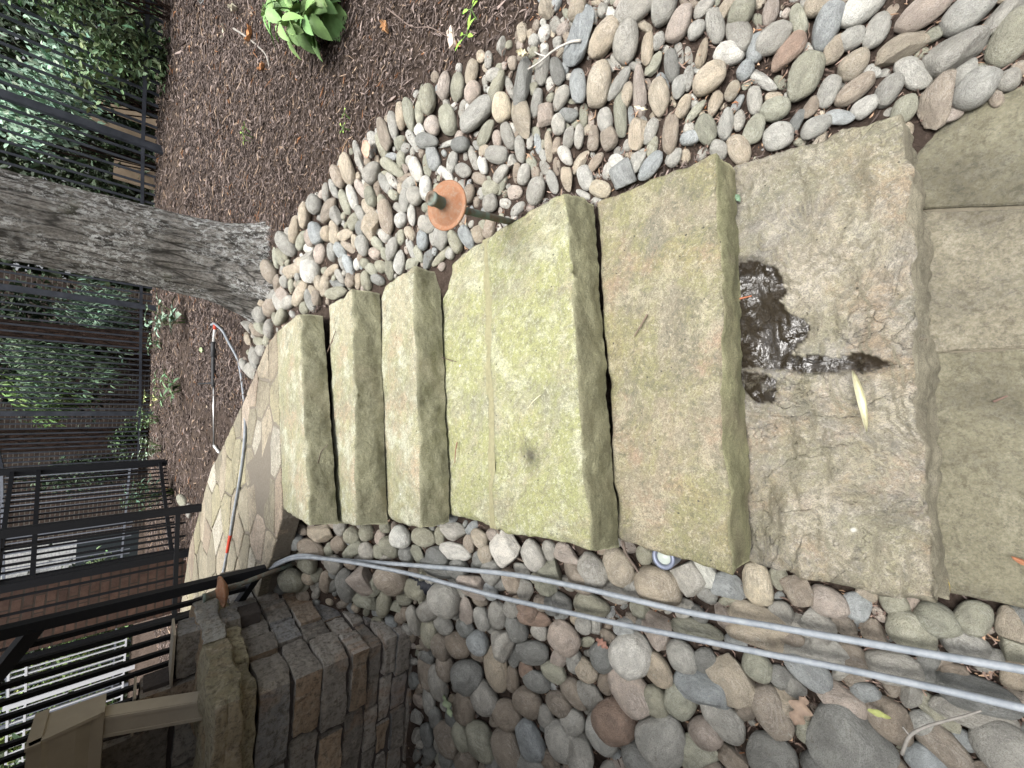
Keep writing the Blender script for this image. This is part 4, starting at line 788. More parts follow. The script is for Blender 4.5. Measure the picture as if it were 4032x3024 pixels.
m_.bar(e_ - (e_-d_).normalized()*.02, L_(430, 829, .03), .012, .02); prt(m_, 'ribbed_handle', blk)
m_ = MB(); m_.tube([e_, f_], .0075, 12); prt(m_, 'lance_tube', steel)
g_ = L_(474, 978, .02); m_ = MB(); dn = (g_-f_); m_.tube([f_, f_+dn*.25, f_+dn*.3, f_+dn*.7, f_+dn*.75, g_], [.010, .014, .011, .011, .014, .008], 12); prt(m_, 'nozzle', wht)
# well light beside the second step
q = Vector(onz(1434*S, 1204*S, .27)); axw = (Vector(CAM) - q).normalized() * .25 + Vector((0, 0, 1)); axw.normalize()
wl_ = empty('well_light', q, 'small round metal garden well light with a pale lens beside the second step', 'garden light')
m_ = MB(); m_.lathe([(.034, -.07), (.036, 0), (.0365, .006), (.033, .009), (.024, .008), (.0225, .002), (.0225, -.004)], q, axw, 40); o = m_.build('housing', plain('blue_grey_metal', (.17, .19, .25), .4, metal=.3), wl_, True); o.matrix_parent_inverse = wl_.matrix_world.inverted()
m_ = MB(); m_.lathe([(.0225, -.003), (.018, .002), (0, .005)], q, axw, 32); o = m_.build('lens', plain('pale_lens', (.4, .44, .4), .12, var=.03), wl_, True); o.matrix_parent_inverse = wl_.matrix_world.inverted()
# corrugated drain pipe between the cobbles
q = Vector(G(1705, 2310, .0)); ax = (Vector(G(1640, 2292, .0)) - q).normalized(); m_ = MB()
pts = [q - ax*.09 + ax*.005*i for i in range(44)]; m_.tube(pts, [.042 if (i//2) % 2 else .036 for i in range(44)], 24)
tag(m_.build('drain_pipe', plain('black_plastic', (.02, .022, .028), .5), None, True), 'black corrugated drain pipe end showing between cobbles under the lower hose', 'pipe')
# ------------------------------------------------------------------ fences and railing
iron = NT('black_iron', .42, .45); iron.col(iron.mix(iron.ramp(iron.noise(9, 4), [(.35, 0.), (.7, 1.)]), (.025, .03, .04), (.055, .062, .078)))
black = NT('dull_black_iron', .6, .2); black.col((.014, .015, .018))  # near-black, duller iron for the nearer fences and railings
def kid(mb, nm, mat, par, sm=False):
    o = mb.build(nm, mat, par, sm); o.matrix_parent_inverse = par.matrix_world.inverted(); return o
def one(nm, mat, par, *bars):
    m_ = MB()
    for a, b, w_ in bars: m_.bar(a, b, w_, w_)
    return kid(m_, nm, mat, par)
def fence(name, pts, label, cat, mat, rails, top, pw=.06, kw=.018, sp_=.115, gap=.06, posts=True, maxp=100, tops=None, bots=None, double_first=False):
    """pts: (x,y); rails: heights above the ground line; top: picket height above it"""
    gz = bots or [float(HG(x, y)) for x, y in pts]; rt = empty(name, (pts[0][0], pts[0][1], gz[0]), label, cat); n = 0; tp = tops or [top] * len(pts)
    for i, (x, y) in enumerate(pts):
        if posts: one('post', mat, rt, ((x, y, gz[i] - .1), (x, y, gz[i] + tp[i] + .06), pw))
        if i == len(pts) - 1: break
        x2, y2 = pts[i+1]; L = math.hypot(x2-x, y2-y); k = max(1, int(round(L / sp_)))
        for rl in rails:
            f = (lambda j: gz[j] + (rl if rl < .5 else tp[j] + rl - top)); one('rail', mat, rt, ((x, y, f(i)), (x2, y2, f(i+1)), .034))
        for q in range(1, k):
            if n >= maxp: break
            t = q / k; g = gz[i] + (gz[i+1]-gz[i]) * t; tt = tp[i] + (tp[i+1]-tp[i]) * t; px_, py_ = x+(x2-x)*t, y+(y2-y)*t
            one('picket', mat, rt, ((px_, py_, g + gap), (px_, py_, g + tt), kw)); n += 1
    return rt
def pol(az, r): return (r * math.sin(R(az)), r * math.cos(R(az)))
fence('metal_fence', [(4.36, 4.98), (2.56, 6.57), (.757, 8.155), (-1.043, 9.742), (-2.16, 10.73)], 'long dark metal picket fence standing behind the tree and the mulch bed', 'fence', iron.m, (.18, 1.84), 1.85, .08, .024, .122)
e0 = pol(-11.4, 7.5); e1 = pol(-21.3, 5.75)
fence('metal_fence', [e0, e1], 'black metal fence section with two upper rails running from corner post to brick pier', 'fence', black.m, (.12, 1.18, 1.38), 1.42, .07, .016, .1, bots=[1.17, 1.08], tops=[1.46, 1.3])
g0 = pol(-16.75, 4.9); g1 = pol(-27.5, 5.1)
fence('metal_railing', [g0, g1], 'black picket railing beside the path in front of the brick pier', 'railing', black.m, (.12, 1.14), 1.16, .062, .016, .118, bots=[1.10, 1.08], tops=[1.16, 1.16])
m_ = MB(); m_.bar((g0[0], g0[1], 2.2), (g0[0], g0[1], 3.2), .062, .062)
c0 = (-2.16, 10.73)
lite = plain('pale_grey_iron', (.22, .24, .28), .45)
fence('metal_fence', [c0, (-5.0, 12.0), (-8.2, 13.2)], 'far light grey metal fence beyond the black fence corner', 'fence', lite, (.18, 1.75), 1.85, .06, .018, .125, bots=[1.45, 1.5, 1.5])
white = plain('white_paint', (.75, .77, .8), .5, var=.04)
fence('white_fence', [(-6.3, 12.0), (-7.2, 12.2), (-9.8, 12.6)], 'white slatted fence seen far off through the near black railing', 'fence', white, (.08, 1.5, 1.72), 1.72, .09, .022, .14, bots=[1.42, 1.42, 1.42])
# near stair railing above the stone wall
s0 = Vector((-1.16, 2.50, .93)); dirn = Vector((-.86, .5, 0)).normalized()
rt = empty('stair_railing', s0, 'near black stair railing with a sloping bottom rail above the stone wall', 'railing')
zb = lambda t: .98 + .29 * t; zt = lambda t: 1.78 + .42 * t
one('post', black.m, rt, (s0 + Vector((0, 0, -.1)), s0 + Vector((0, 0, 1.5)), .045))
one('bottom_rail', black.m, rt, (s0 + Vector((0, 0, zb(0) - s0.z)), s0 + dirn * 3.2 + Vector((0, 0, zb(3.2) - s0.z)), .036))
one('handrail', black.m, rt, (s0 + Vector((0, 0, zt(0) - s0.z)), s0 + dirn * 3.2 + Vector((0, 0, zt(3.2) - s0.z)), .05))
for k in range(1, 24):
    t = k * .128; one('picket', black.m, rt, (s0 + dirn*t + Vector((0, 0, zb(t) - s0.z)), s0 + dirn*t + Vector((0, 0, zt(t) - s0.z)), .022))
# ------------------------------------------------------------------ brick pier, houses behind
def brick_mat(name, c1, c2, mortar, rot=(R(90), 0, 0)):
    t = NT(name, .9, .2); b = t.n.new('ShaderNodeTexBrick'); b.inputs['Scale'].default_value = 1; b.inputs['Brick Width'].default_value = .21; b.inputs['Row Height'].default_value = .072
    b.inputs['Mortar Size'].default_value = .008; b.inputs['Color1'].default_value = (*c1, 1); b.inputs['Color2'].default_value = (*c2, 1); b.inputs['Mortar'].default_value = (*mortar, 1)
    g = t.n.new('ShaderNodeNewGeometry'); sx = t.n.new('ShaderNodeSeparateXYZ'); t.l.new(t.tc.outputs['Object'], sx.inputs[0]); cb = t.n.new('ShaderNodeCombineXYZ')
    t.l.new(t.math('ADD', sx.outputs[0], sx.outputs[1]), cb.inputs[0]); t.l.new(sx.outputs[2], cb.inputs[1]); t.l.new(cb.outputs[0], b.inputs['Vector'])
    c = t.mix(t.ramp(t.noise(16, 6, .7), [(.4, 0.), (.62, .55)]), b.outputs['Color'], tuple(x*.4 for x in c1)); t.col(c)
    t.bump(t.math('SUBTRACT', 1, b.outputs['Fac']), .008, .8); t.bump(t.noise(70, 5, .8), .003, .8); return t.m
bred = brick_mat('red_brick', (.14, .085, .065), (.085, .055, .045), (.06, .05, .042))
bb0 = pol(-21.2, 6.2); pr_ = empty('brick_pier', (bb0[0], bb0[1], 1.0), 'red brick pier behind the picket railing at the left of the path', 'pier')
m_ = MB(); y_ = Vector((bb0[0], bb0[1], 0)); u_ = Vector((-.93, -.37, 0)).normalized(); v_ = Vector((-u_.y, u_.x, 0)) * -1; v_ = v_ if v_.y > 0 else -v_
P4 = [y_, y_ + u_*.62, y_ + u_*.62 + v_*.6, y_ + v_*.6]
m_.add([(p.x, p.y, z) for z in (.9, 3.0) for p in P4], [(0, 1, 5, 4), (1, 2, 6, 5), (2, 3, 7, 6), (3, 0, 4, 7), (4, 5, 6, 7), (3, 2, 1, 0)])
kid(m_, 'brick_shaft', bred, pr_)
m_ = MB(); q4 = [p + (p - (P4[0]+P4[2])/2) * .12 for p in P4]; m_.add([(p.x, p.y, z) for z in (3.001, 3.08) for p in q4], [(0, 1, 5, 4), (1, 2, 6, 5), (2, 3, 7, 6), (3, 0, 4, 7), (4, 5, 6, 7), (3, 2, 1, 0)]); kid(m_, 'coping', CM_, pr_)
bbrown = brick_mat('brown_brick', (.075, .055, .045), (.11, .08, .065), (.20, .185, .16))
def house(name, label, x0, x1, y0, y1, z0, z1, mat, wins, roofc=(.08, .07, .065)):
    h = empty(name, ((x0+x1)/2, y0, z0), label, 'house'); m_ = MB(); m_.box((x0, y0, z0), (x1, y1, z1)); kid(m_, 'wall', mat, h)
    for (a, b, c, d) in wins:
        m_ = MB()
        for p, q in (((a-.06, c-.06), (b+.06, c)), ((a-.06, d), (b+.06, d+.06)), ((a-.06, c), (a, d)), ((b, c), (b+.06, d))): m_.box((p[0], y0-.05, p[1]), (q[0], y0-.002, q[1]))
        f = kid(m_, 'window', plain('window_trim', (.5, .48, .44), .6), h); m_ = MB(); m_.box((a, y0-.02, c), (b, y0-.004, d)); o = m_.build('pane', plain('dark_pane', (.02, .025, .03), .1), f); o.matrix_parent_inverse = f.matrix_world.inverted()
    m_ = MB(); m_.add([(x0-.4, y0-.4, z1), (x1+.4, y0-.4, z1), (x1+.4, y1+.4, z1), (x0-.4, y1+.4, z1), (x0-.4, (y0+y1)/2, z1+1.6), (x1+.4, (y0+y1)/2, z1+1.6)], [(0, 1, 5, 4), (2, 3, 4, 5), (0, 4, 3), (1, 2, 5), (3, 2, 1, 0)]); kid(m_, 'roof', plain('roof_shingle', roofc, .9, bump=.01), h)
    return h
house('brick_house', 'dark brown brick house wall behind the long metal fence', -4.3, 1.6, 13.2, 19, 1.0, 5.2, bbrown, [])
bwhite = brick_mat('white_painted_brick', (.88, .88, .87), (.84, .84, .83), (.75, .75, .75))
house('white_house', 'bright white painted brick house beyond the black fence', -9.9, -4.4, 17.6, 23, 1.0, 6.5, bwhite, [])
hd = MB(); hd.box((-9.6, 16.8, 1.2), (-3.9, 17.5, 2.7)); tag(hd.build('garden_wall', plain('slate_panel', (.035, .045, .05), .7), None), 'dark slate grey low garden wall before the white house', 'wall')
tanw = plain('tan_board', (.36, .28, .2), .8, bump=.005, scale=12); r9 = random.Random(5)
for (az_, rr, z0, z1, w_) in ((21.6, 8.2, 1.4, 2.35, .2), (23.4, 8.4, 1.4, 2.2, .12), (18.3, 8.6, 1.4, 2.0, .3)):
    x, y = pol(az_, rr); m_ = MB(); m_.box((x-w_/2, y-.03, z0), (x+w_/2, y+.03, z1)); lab = {21.6: 'tan upright board behind the fence, widest beside the thick post', 23.4: 'narrow tan upright board behind the fence amid hanging leaves', 18.3: 'broad tan board low behind the fence near dark undergrowth'}[az_]
    tag(m_.build('wooden_board', tanw), lab, 'board', 'boards behind the fence')
rbark = bark_mat('red_brown_bark', (.035, .021, .016), (.10, .062, .046), False)
for (az_, rr, rad, sd_n, lab) in ((1.6, 10.2, .17, 31, 'reddish brown trunk behind the long fence, right of the brick wall'), (-8.6, 12., .24, 32, 'orange brown trunk behind the fence near its corner post'), (.2, 12.6, .12, 33, 'thin brown trunk behind the fence against the brick house'), (-14.5, 14.5, .15, 34, 'grey brown trunk before the white house')):
    x, y = pol(az_, rr); trunk('pine_tree', (x, y, 1.38), rad, rad*.8, 4.5, rad*.4, rbark, lab, 'tree', sd_n, na=32, nh=50, group='trees beyond the fence')
# ------------------------------------------------------------------ foliage
lf = NT('leaf', .55, .35); lf.col(lf.hsv(lf.attr('tint'), .5, 1., lf.math('MULTIPLY_ADD', lf.noise(30, 2), .5, .75)))
lf.b.inputs['Subsurface Weight'].default_value = 0
def leaves(name, C, D, N, Ls, Ws, tints, parent=None, fold=.18, droop=.15):
    """batch of folded leaves: C bases, D directions, N normals"""
    D = D / np.linalg.norm(D, axis=1, keepdims=True); N = N - D * (N*D).sum(1, keepdims=True); N /= np.linalg.norm(N, axis=1, keepdims=True) + 1e-9; Sd = np.cross(D, N); n = len(C)
    L = Ls[:, None]; Wd = Ws[:, None]; o = []
    prof = [(0, 0), (.28, .8), (.6, .85), (1, 0)]
    V = np.stack([C, C + D*L*.28 + Sd*Wd*.42 + N*L*fold*.4, C + D*L*.62 + Sd*Wd*.4 + N*L*(fold*.4 - droop*.4), C + D*L - N*L*droop, C + D*L*.62 - Sd*Wd*.4 + N*L*(fold*.4 - droop*.4), C + D*L*.28 - Sd*Wd*.42 + N*L*fold*.4, C + D*L*.3, C + D*L*.63 - N*L*droop*.4], 1)
    F = np.array([(0, 1, 6), (6, 1, 2), (6, 2, 7), (7, 2, 3), (0, 6, 5), (6, 4, 5), (6, 7, 4), (7, 3, 4)]); F = (F[None] + (np.arange(n)*8)[:, None, None]).reshape(-1, 3)
    return np_mesh(name, V.reshape(-1, 3), F, lf.m, False, np.repeat(tints, 8, 0), parent)
def rdir(n, up=.2, r=rng):
    d = r.normal(size=(n, 3)); d[:, 2] = d[:, 2]*.6 + up; return d / np.linalg.norm(d, axis=1, keepdims=True)
def tint(n, base, var=.25, yel=.1, r=rng):
    b = np.array(base)[None] * (1 + var * r.normal(size=(n, 1))).clip(.35, 1.9); b[:, 0] *= 1 + yel * r.normal(size=n); return b.clip(.01, .8)
def cloud(name, c, rad, n, size, base, label, cat='shrub', group=None, stems=True, clumps=14, up=.1, var=.3, aspect=.5, tilt=None, kind=None):
    c = np.array(c, float); rad = np.array(rad, float); cc = rng.normal(size=(clumps, 3)); cc /= np.linalg.norm(cc, axis=1, keepdims=True); cc *= rng.uniform(.25, .95, (clumps, 1)); k = rng.integers(0, clumps, n)
    off = cc[k] + rng.normal(size=(n, 3)) * .16; P = c + off * rad; P[:, 2] = np.maximum(P[:, 2], HG(P[:, 0], P[:, 1]) + .02)
    D = rdir(n, up); 
    if tilt is not None: D = D * .6 + np.array(tilt)
    N = rdir(n, 1.3); t = tint(n, base, var); t *= rng.uniform(.7, 1.35, (clumps, 1))[k]
    size *= 1.35; rt = empty(name, (c[0], c[1], float(HG(c[0], c[1]))), label, cat, group); o = leaves('foliage', P, D, N, size * rng.uniform(.6, 1.3, n), size * aspect * rng.uniform(.8, 1.2, n), t.clip(.01, .7), rt); o.matrix_parent_inverse = rt.matrix_world.inverted()
    if stems:
        m_ = MB(); g = Vector((c[0], c[1], float(HG(c[0], c[1])) - .02))
        for q in cc[:10]:
            e = Vector(c + q * rad * .9); m_.tube(smooth_path([g + Vector((r9.uniform(-.1, .1)*rad[0], r9.uniform(-.1, .1)*rad[1], 0)), g.lerp(e, .5) + Vector((r9.uniform(-.05, .05), r9.uniform(-.05, .05), .05)), e], 4), .008, 6)
        kid(m_, 'stem', rbark, rt)
    return rt
DG = (.03, .05, .022); MG = (.075, .125, .05); PG = (.24, .36, .26); BG = (.1, .16, .11)
# pale-leaved shrub hanging at the fence (upper left of the photo)
def polz(az, r, z): x, y = pol(az, r); return (x, y, z)
cloud('pale_shrub', polz(24.5, 7.6, 2.45), (.7, .5, .55), 1500, .062, PG, 'pale green shrub with arching sprays behind the fence, right of the thick post', up=-.2, clumps=30, tilt=(-.3, -.2, -.5))
cloud('pale_shrub', polz(19.5, 7.9, 2.75), (.5, .45, .45), 850, .06, PG, 'pale green sprays high behind the fence above the tree trunk', up=-.2, clumps=16, tilt=(.2, -.2, -.5))
cloud('leafy_shrub', polz(29, 7.0, 2.0), (.8, .5, .7), 1500, .06, (.14, .21, .1), 'mid green shrub behind the far right of the long fence', clumps=20)
cloud('leafy_shrub', polz(33, 6.6, 2.5), (.8, .6, .8), 1300, .06, (.17, .25, .13), 'lighter green shrub at the very right of the long fence', clumps=20)
cloud('dark_bush', polz(25, 9.5, 2.4), (2.2, .9, 1.4), 4200, .09, DG, 'dark dense bush behind the pale shrubs at right of the trunk', clumps=40)
cloud('dark_bush', polz(16.5, 10.5, 2.4), (1.4, .9, 1.4), 2600, .09, DG, 'dark dense bush behind the fence directly right of the grey trunk', clumps=34)
cloud('dark_bush', polz(34, 9.0, 2.6), (1.6, 1.2, 1.5), 2200, .1, DG, 'dark bush at the far right end of the fence', clumps=30)
cloud('willow_bush', polz(4.6, 11.2, 2.3), (.55, .5, .7), 1100, .1, BG, 'blue green narrow-leaved bush just left of the grey trunk', clumps=20, aspect=.22, tilt=(0, 0, -.6))
cloud('willow_bush', polz(-1.6, 11.4, 2.7), (.75, .5, .8), 1700, .1, (.13, .2, .12), 'blue green narrow-leaved bush hanging before the brick house', clumps=24, aspect=.22, tilt=(0, 0, -.6))
cloud('willow_bush', polz(-4.6, 11.8, 2.9), (.6, .5, .6), 1100, .1, (.15, .24, .08), 'yellower narrow-leaved bush before the brick house, nearer the fence corner', clumps=20, aspect=.25, tilt=(0, 0, -.5))
cloud('leafy_shrub', polz(-8.2, 11.6, 1.75), (.5, .4, .35), 500, .07, (.06, .1, .04), 'low dark shrub at the foot of the orange brown trunk', clumps=12)
cloud('leafy_shrub', polz(-12.2, 13.0, 2.4), (.4, .6, .9), 900, .08, (.07, .11, .06), 'shrub behind the black fence, in front of the bright house', clumps=26)
cloud('leafy_shrub', polz(-22.5, 14.0, 1.9), (.9, .7, .6), 1400, .08, (.1, .15, .07), 'shrub beside the white house seen over the brick pier', clumps=20)
cloud('leafy_shrub', polz(-27, 17.5, 2.2), (1.4, .8, .9), 2400, .09, (.13, .2, .07), 'yellowish shrub behind the white slatted fence', clumps=30)
cloud('leafy_shrub', polz(-33, 17.5, 3.0), (2.6, 1.2, 1.8), 3000, .09, (.16, .22, .07), 'large yellow green shrub beyond the near stair railing', clumps=34)
cloud('leafy_shrub', polz(-39, 10, 2.5), (1.2, 1., 1.0), 2200, .08, (.1, .16, .08), 'shrub right behind the near railing above the stone wall', clumps=30)
cloud('dark_bush', polz(-31, 21, 3.5), (5, 1.5, 3.2), 7000, .16, (.05, .08, .035), 'tall dark bushes behind the white slatted fence', clumps=60)
cloud('dark_bush', polz(-46, 12, 3.0), (3, 1.5, 2.2), 3500, .14, (.06, .09, .04), 'dark bush at the lower left behind the near railing', clumps=40)
cloud('willow_bush', polz(3.2, 10.6, 2.0), (.7, .4, .5), 1200, .085, (.12, .19, .13), 'low blue-green bush touching the fence, left of the grey trunk', clumps=22, aspect=.25, tilt=(0, 0, -.5))
cloud('dark_bush', polz(-.5, 12.4, 2.9), (1.6, .4, 1.3), 2600, .1, (.04, .065, .035), 'dark hedge standing against the brick house wall', clumps=34)
# the wood beyond, one mass
n = 90000; a = rng.uniform(-62, 62, n); rr = rng.uniform(19, 30, n); z = rng.uniform(1.2, 13, n); keep_ = ~((a < -13) & (a > -24) & (rr < 24))
P = np.stack([rr*np.sin(np.radians(a)), rr*np.cos(np.radians(a)), z], 1)[keep_]; n = len(P); cl = np.array([noise.noise(Vector((p[0]*.5, p[1]*.5, p[2]*.6))) for p in P])
P = P[cl > -.3]; n = len(P); t = tint(n, (.045, .07, .03), .35)
tag(leaves('distant_woods', P, rdir(n), rdir(n, 1), rng.uniform(.25, .5, n), rng.uniform(.2, .32, n), t), 'mass of dark trees beyond the neighbouring houses', 'woods', kind='stuff')

# ------------------------------------------------------------------ plants on the mulch
def big_leaf(base, d, up, L, Wd, mb, cols, tint_, fold=.22, curl=.35, serr=.03, lobes=0):
    d = Vector(d).normalized(); s = d.cross(Vector(up)).normalized(); n = s.cross(d).normalized(); nl, nw = 12, 5; V = []; F = []; base = Vector(base)
    for i in range(nl + 1):
        t = i / nl; w_ = Wd * .5 * (math.sin(math.pi * t ** .8) ** .75 if 0 < t < 1 else .03)
        if lobes: w_ *= .45 + .55 * abs(math.cos(math.pi * lobes * t))
        w_ *= 1 + serr * (1 if i % 2 else -1)
        for j in range(nw):
            q = (j - (nw-1)/2) / ((nw-1)/2); V.append(base + d*(L*t) + s*(q*w_) + n*(fold*abs(q)*w_ - curl*L*t*t + .012*L*math.sin(t*30)*abs(q)))
    for i in range(nl):
        for j in range(nw - 1): F.append((i*nw+j, i*nw+j+1, (i+1)*nw+j+1, (i+1)*nw+j))
    mb.add(V, F); cols += [tint_] * len(V)
def plant(name, base, stems, hmin, hmax, spread, L, tint0, label, pairs=3, lobes=0, lean=(0, 0, 0), seed=1, aspect=.55, parent=None, petiole=.02, dz=(-.05, .45)):
    r = random.Random(seed); base = Vector(base); rt = empty(name, base, label, 'plant'); lm = MB(); cols = []; sm = MB()
    for k in range(stems):
        if stems <= 4: sm = MB()
        a = 2*math.pi*k/stems + r.uniform(-.4, .4); h = r.uniform(hmin, hmax); sp2 = spread * r.uniform(.35, 1); b = base + Vector((math.cos(a), math.sin(a), 0)) * .03
        top = b + Vector((math.cos(a)*sp2, math.sin(a)*sp2, h)) + Vector(lean); mid = b.lerp(top, .5) + Vector((0, 0, h*.15)); P = smooth_path([b, mid, top], 6); sm.tube(P, [.0045*(1 - .6*i/len(P)) for i in range(len(P))], 7)
        for q in range(pairs + 1):
            f = .35 + .65*q/max(1, pairs) if pairs else 1.; p = P[min(len(P)-1, int(f*(len(P)-1)))]; a2 = a + q*math.pi/2 + r.uniform(-.3, .3)
            for sg in ((0, math.pi) if q < pairs else (0, math.pi/2, math.pi, 3*math.pi/2)):
                dd = Vector((math.cos(a2+sg), math.sin(a2+sg), r.uniform(*dz))); l = L * r.uniform(.65, 1.1) * (1 if q < pairs else .65); tt = r.uniform(.75, 1.3); y = r.uniform(-.1, .2)
                pe = p + dd.normalized() * petiole; sm.tube([p, pe], .002, 5)
                big_leaf(pe, dd, (0, 0, 1), l, l*aspect, lm, cols, (tint0[0]*tt*(1+y), tint0[1]*tt, tint0[2]*tt), lobes=lobes, curl=r.uniform(.1, .45))
        if stems <= 4: kid(sm, 'stem', lfs, rt, True)
    o = kid(lm, 'leaves', lf.m, rt, True); ca = o.data.color_attributes.new('tint', 'FLOAT_COLOR', 'POINT'); ca.data.foreach_set('color', np.hstack([np.array(cols), np.ones((len(cols), 1))]).astype(np.float32).ravel())
    if stems > 4: kid(sm, 'stem', lfs, rt, True)
    return rt
lfs = plain('green_stem', (.12, .19, .06), .6)
plant('hydrangea', Gd(715, 25), 14, .12, .30, .22, .15, (.19, .34, .12), 'big bright green broad-leaved plant at the top edge of the mulch', seed=3, aspect=.62, lean=(-.03, -.03, 0), pairs=3, dz=(-.95, .1))
plant('oakleaf_seedling', Gd(402, 692), 5, .16, .24, .14, .16, (.22, .33, .24), 'bluish lobed-leaf seedling left of the trunk, nearest the trunk', 1, 2.5, seed=5, aspect=.7)
plant('oakleaf_seedling', Gd(362, 690), 3, .14, .2, .12, .15, (.2, .31, .22), 'small bluish lobed-leaf seedling close to the long fence rail', 1, 2.5, seed=6, aspect=.7)
plant('oakleaf_seedling', Gd(392, 838), 6, .14, .26, .17, .17, (.13, .24, .12), 'dark green long-leaved plant on the mulch beyond the spray lance', 1, 0, seed=7, aspect=.36)
plant('oakleaf_seedling', Gd(352, 862), 4, .1, .2, .1, .09, (.4, .5, .2), 'small pale yellow-green plant beside the dark long-leaved one', 1, 0, seed=8, aspect=.45)
plant('azalea_bush', Gd(375, 1062), 22, .2, .5, .24, .1, (.12, .22, .15), 'rounded blue-green leafy bush beside the black gate post', 3, 0, seed=9, aspect=.38)
plant('azalea_bush', Gd(352, 968), 8, .15, .35, .16, .09, (.3, .4, .3), 'sparse whitish-leaved small bush near the fence corner', 2, 0, seed=10, aspect=.45)
plant('seedling', Gd(545, 300), 3, .03, .06, .03, .035, (.32, .48, .1), 'tiny yellow-green seedling alone in the middle of the mulch', 0, 0, seed=11)
plant('seedling', Gd(1030, 60), 2, .02, .04, .03, .075, (.26, .5, .08), 'bright green seedling with long leaves on the mulch above the cobbles', 0, 0, seed=12, aspect=.35)
plant('seedling', Gd(756, 272), 2, .02, .04, .02, .025, (.3, .5, .1), 'tiny bright green sprout at the mulch edge by the cobbles', 0, 0, seed=13)
plant('vine', Gd(345, 92), 4, .1, .3, .14, .09, (.13, .26, .16), 'blue-green five-leaved vine at the foot of the fence, top left corner', 1, 0, seed=14, aspect=.45)
plant('vine', Gd(332, 285), 3, .1, .22, .1, .08, (.17, .28, .2), 'blue-green vine at the foot of the thick fence post', 1, 0, seed=15, aspect=.45)
plant('vine', Gd(338, 350), 3, .08, .2, .1, .08, (.16, .27, .2), 'small vine at the fence between thick post and trunk', 1, 0, seed=16, aspect=.45)
plant('vine', Gd(352, 12), 4, .1, .3, .14, .1, (.14, .27, .12), 'leafy vine at the fence foot in the far top corner', 1, 0, seed=17, aspect=.45)
plant('vine', Gd(322, 938), 3, .1, .2, .1, .07, (.4, .52, .1), 'small yellow-green vine at the middle fence post', 1, 0, seed=18, aspect=.4)
plant('azalea_bush', Gd(345, 905), 8, .12, .3, .16, .09, (.16, .28, .14), 'low green leafy plant between the middle fence post and the sparse whitish bush', 2, 0, seed=21, aspect=.4)
plant('oakleaf_seedling', Gd(352, 742), 4, .12, .2, .13, .12, (.16, .27, .17), 'green lobed plant at the fence foot beyond the spray lance grip', 1, 2.5, seed=22, aspect=.6)
# ------------------------------------------------------------------ shredded bark mulch and litter
def proj_arr(P):
    c = (P - CAM) @ CM; return CX + FPX*c[:, 0]/c[:, 2], CY + FPX*c[:, 1]/c[:, 2], c[:, 2]
stair_w = [tuple(onz(x*S, y*S, z)[:2]) for x, y, z in ((1948,246,.17),(1575,362,.17),(1290,437,.34),(945,580,.51),(810,632,.66),(708,660,.81),(596,716,.95),(609,1100,.95),(722,1126,.81),(826,1120,.66),(957,1108,.51),(1333,1165,.34),(1604,1215,.17),(2012,1306,.17))]
def chips(name, P, Ls, Ws, cols, tiltmax=.35):
    n = len(P); a = rng.uniform(0, 2*math.pi, n); ti = rng.normal(size=n) * tiltmax * .5
    D = np.stack([np.cos(a)*np.cos(ti), np.sin(a)*np.cos(ti), np.sin(ti)], 1); Sd = np.stack([-np.sin(a), np.cos(a), np.zeros(n)], 1); ro = rng.normal(size=n)*.4
    U = np.cross(D, Sd); S2 = Sd*np.cos(ro)[:, None] + U*np.sin(ro)[:, None]; U2 = np.cross(D, S2); th = Ws * rng.uniform(.35, .7, n); V = []
    cv = rng.normal(size=n) * .18
    for t, wf in ((-1, .35), (0, 1.), (1, .3)):
        ctr = P + D*(Ls*.5*t)[:, None] + S2*(cv*Ls*(1 - abs(t)))[:, None]
        for i, j in ((-1, -1), (1, -1), (1, 1), (-1, 1)): V.append(ctr + S2*(i*Ws*.5*wf)[:, None] + U2*(j*th*.5*wf)[:, None])
    V = np.stack(V, 1); F = [(3, 2, 1, 0), (8, 9, 10, 11)]
    for l in (0, 4):
        for k in range(4): F.append((l+k, l+(k+1) % 4, l+4+(k+1) % 4, l+4+k))
    F = (np.array(F)[None] + (np.arange(n)*12)[:, None, None]).reshape(-1, 4)
    return np_mesh(name, V.reshape(-1, 3), F, chipm.m, False, np.repeat(cols, 12, 0))
chipm = NT('bark_chip', .85, .2); chipm.col(chipm.hsv(chipm.attr('tint'), .5, 1., chipm.math('MULTIPLY_ADD', chipm.noise(60, 3), .8, .6)))
def chip_cols(n, light=.07):
    base = np.array([(.10, .077, .067), (.17, .133, .115), (.24, .19, .168), (.135, .108, .097), (.055, .042, .036)])[rng.integers(0, 5, n)] * rng.uniform(.65, 1.35, (n, 1))
    k = rng.random(n); base[k < light] = np.array((.34, .25, .18)) * rng.uniform(.7, 1.3, ((k < light).sum(), 1)); base[(k > .985)] = (.25, .12, .06); return base
n = 290000; X = np.concatenate([rng.uniform(-4.5, 5.2, 150000), rng.uniform(-.4, 3.6, 140000)]); Y = np.concatenate([rng.uniform(-1.2, 11.5, 150000), rng.uniform(.2, 5.2, 140000)]); Z = HG(X, Y); P = np.stack([X, Y, Z], 1); d = np.linalg.norm(P - CAM, axis=1)
pu, pv, pzz = proj_arr(P); vis = (pzz > .1) & (pu > -250) & (pu < 4200) & (pv > -250) & (pv < 3250)
bedR = [(x, y) for x, y in RBED]; bed = in_poly(pu, pv, bedR) | in_poly(pu, pv, LBED)
acc = (rng.random(n) < np.clip((2.6/np.maximum(d, .5))**1.1, .12, 1)) & vis & ~bed & ~in_poly(X, Y, stair_w) & ~in_poly(X, Y, [(a, b) for a, b in rg]) & ~in_poly(X, Y, L0) & ~((X < PX) & (Y > PY) & (Y < 3.0))
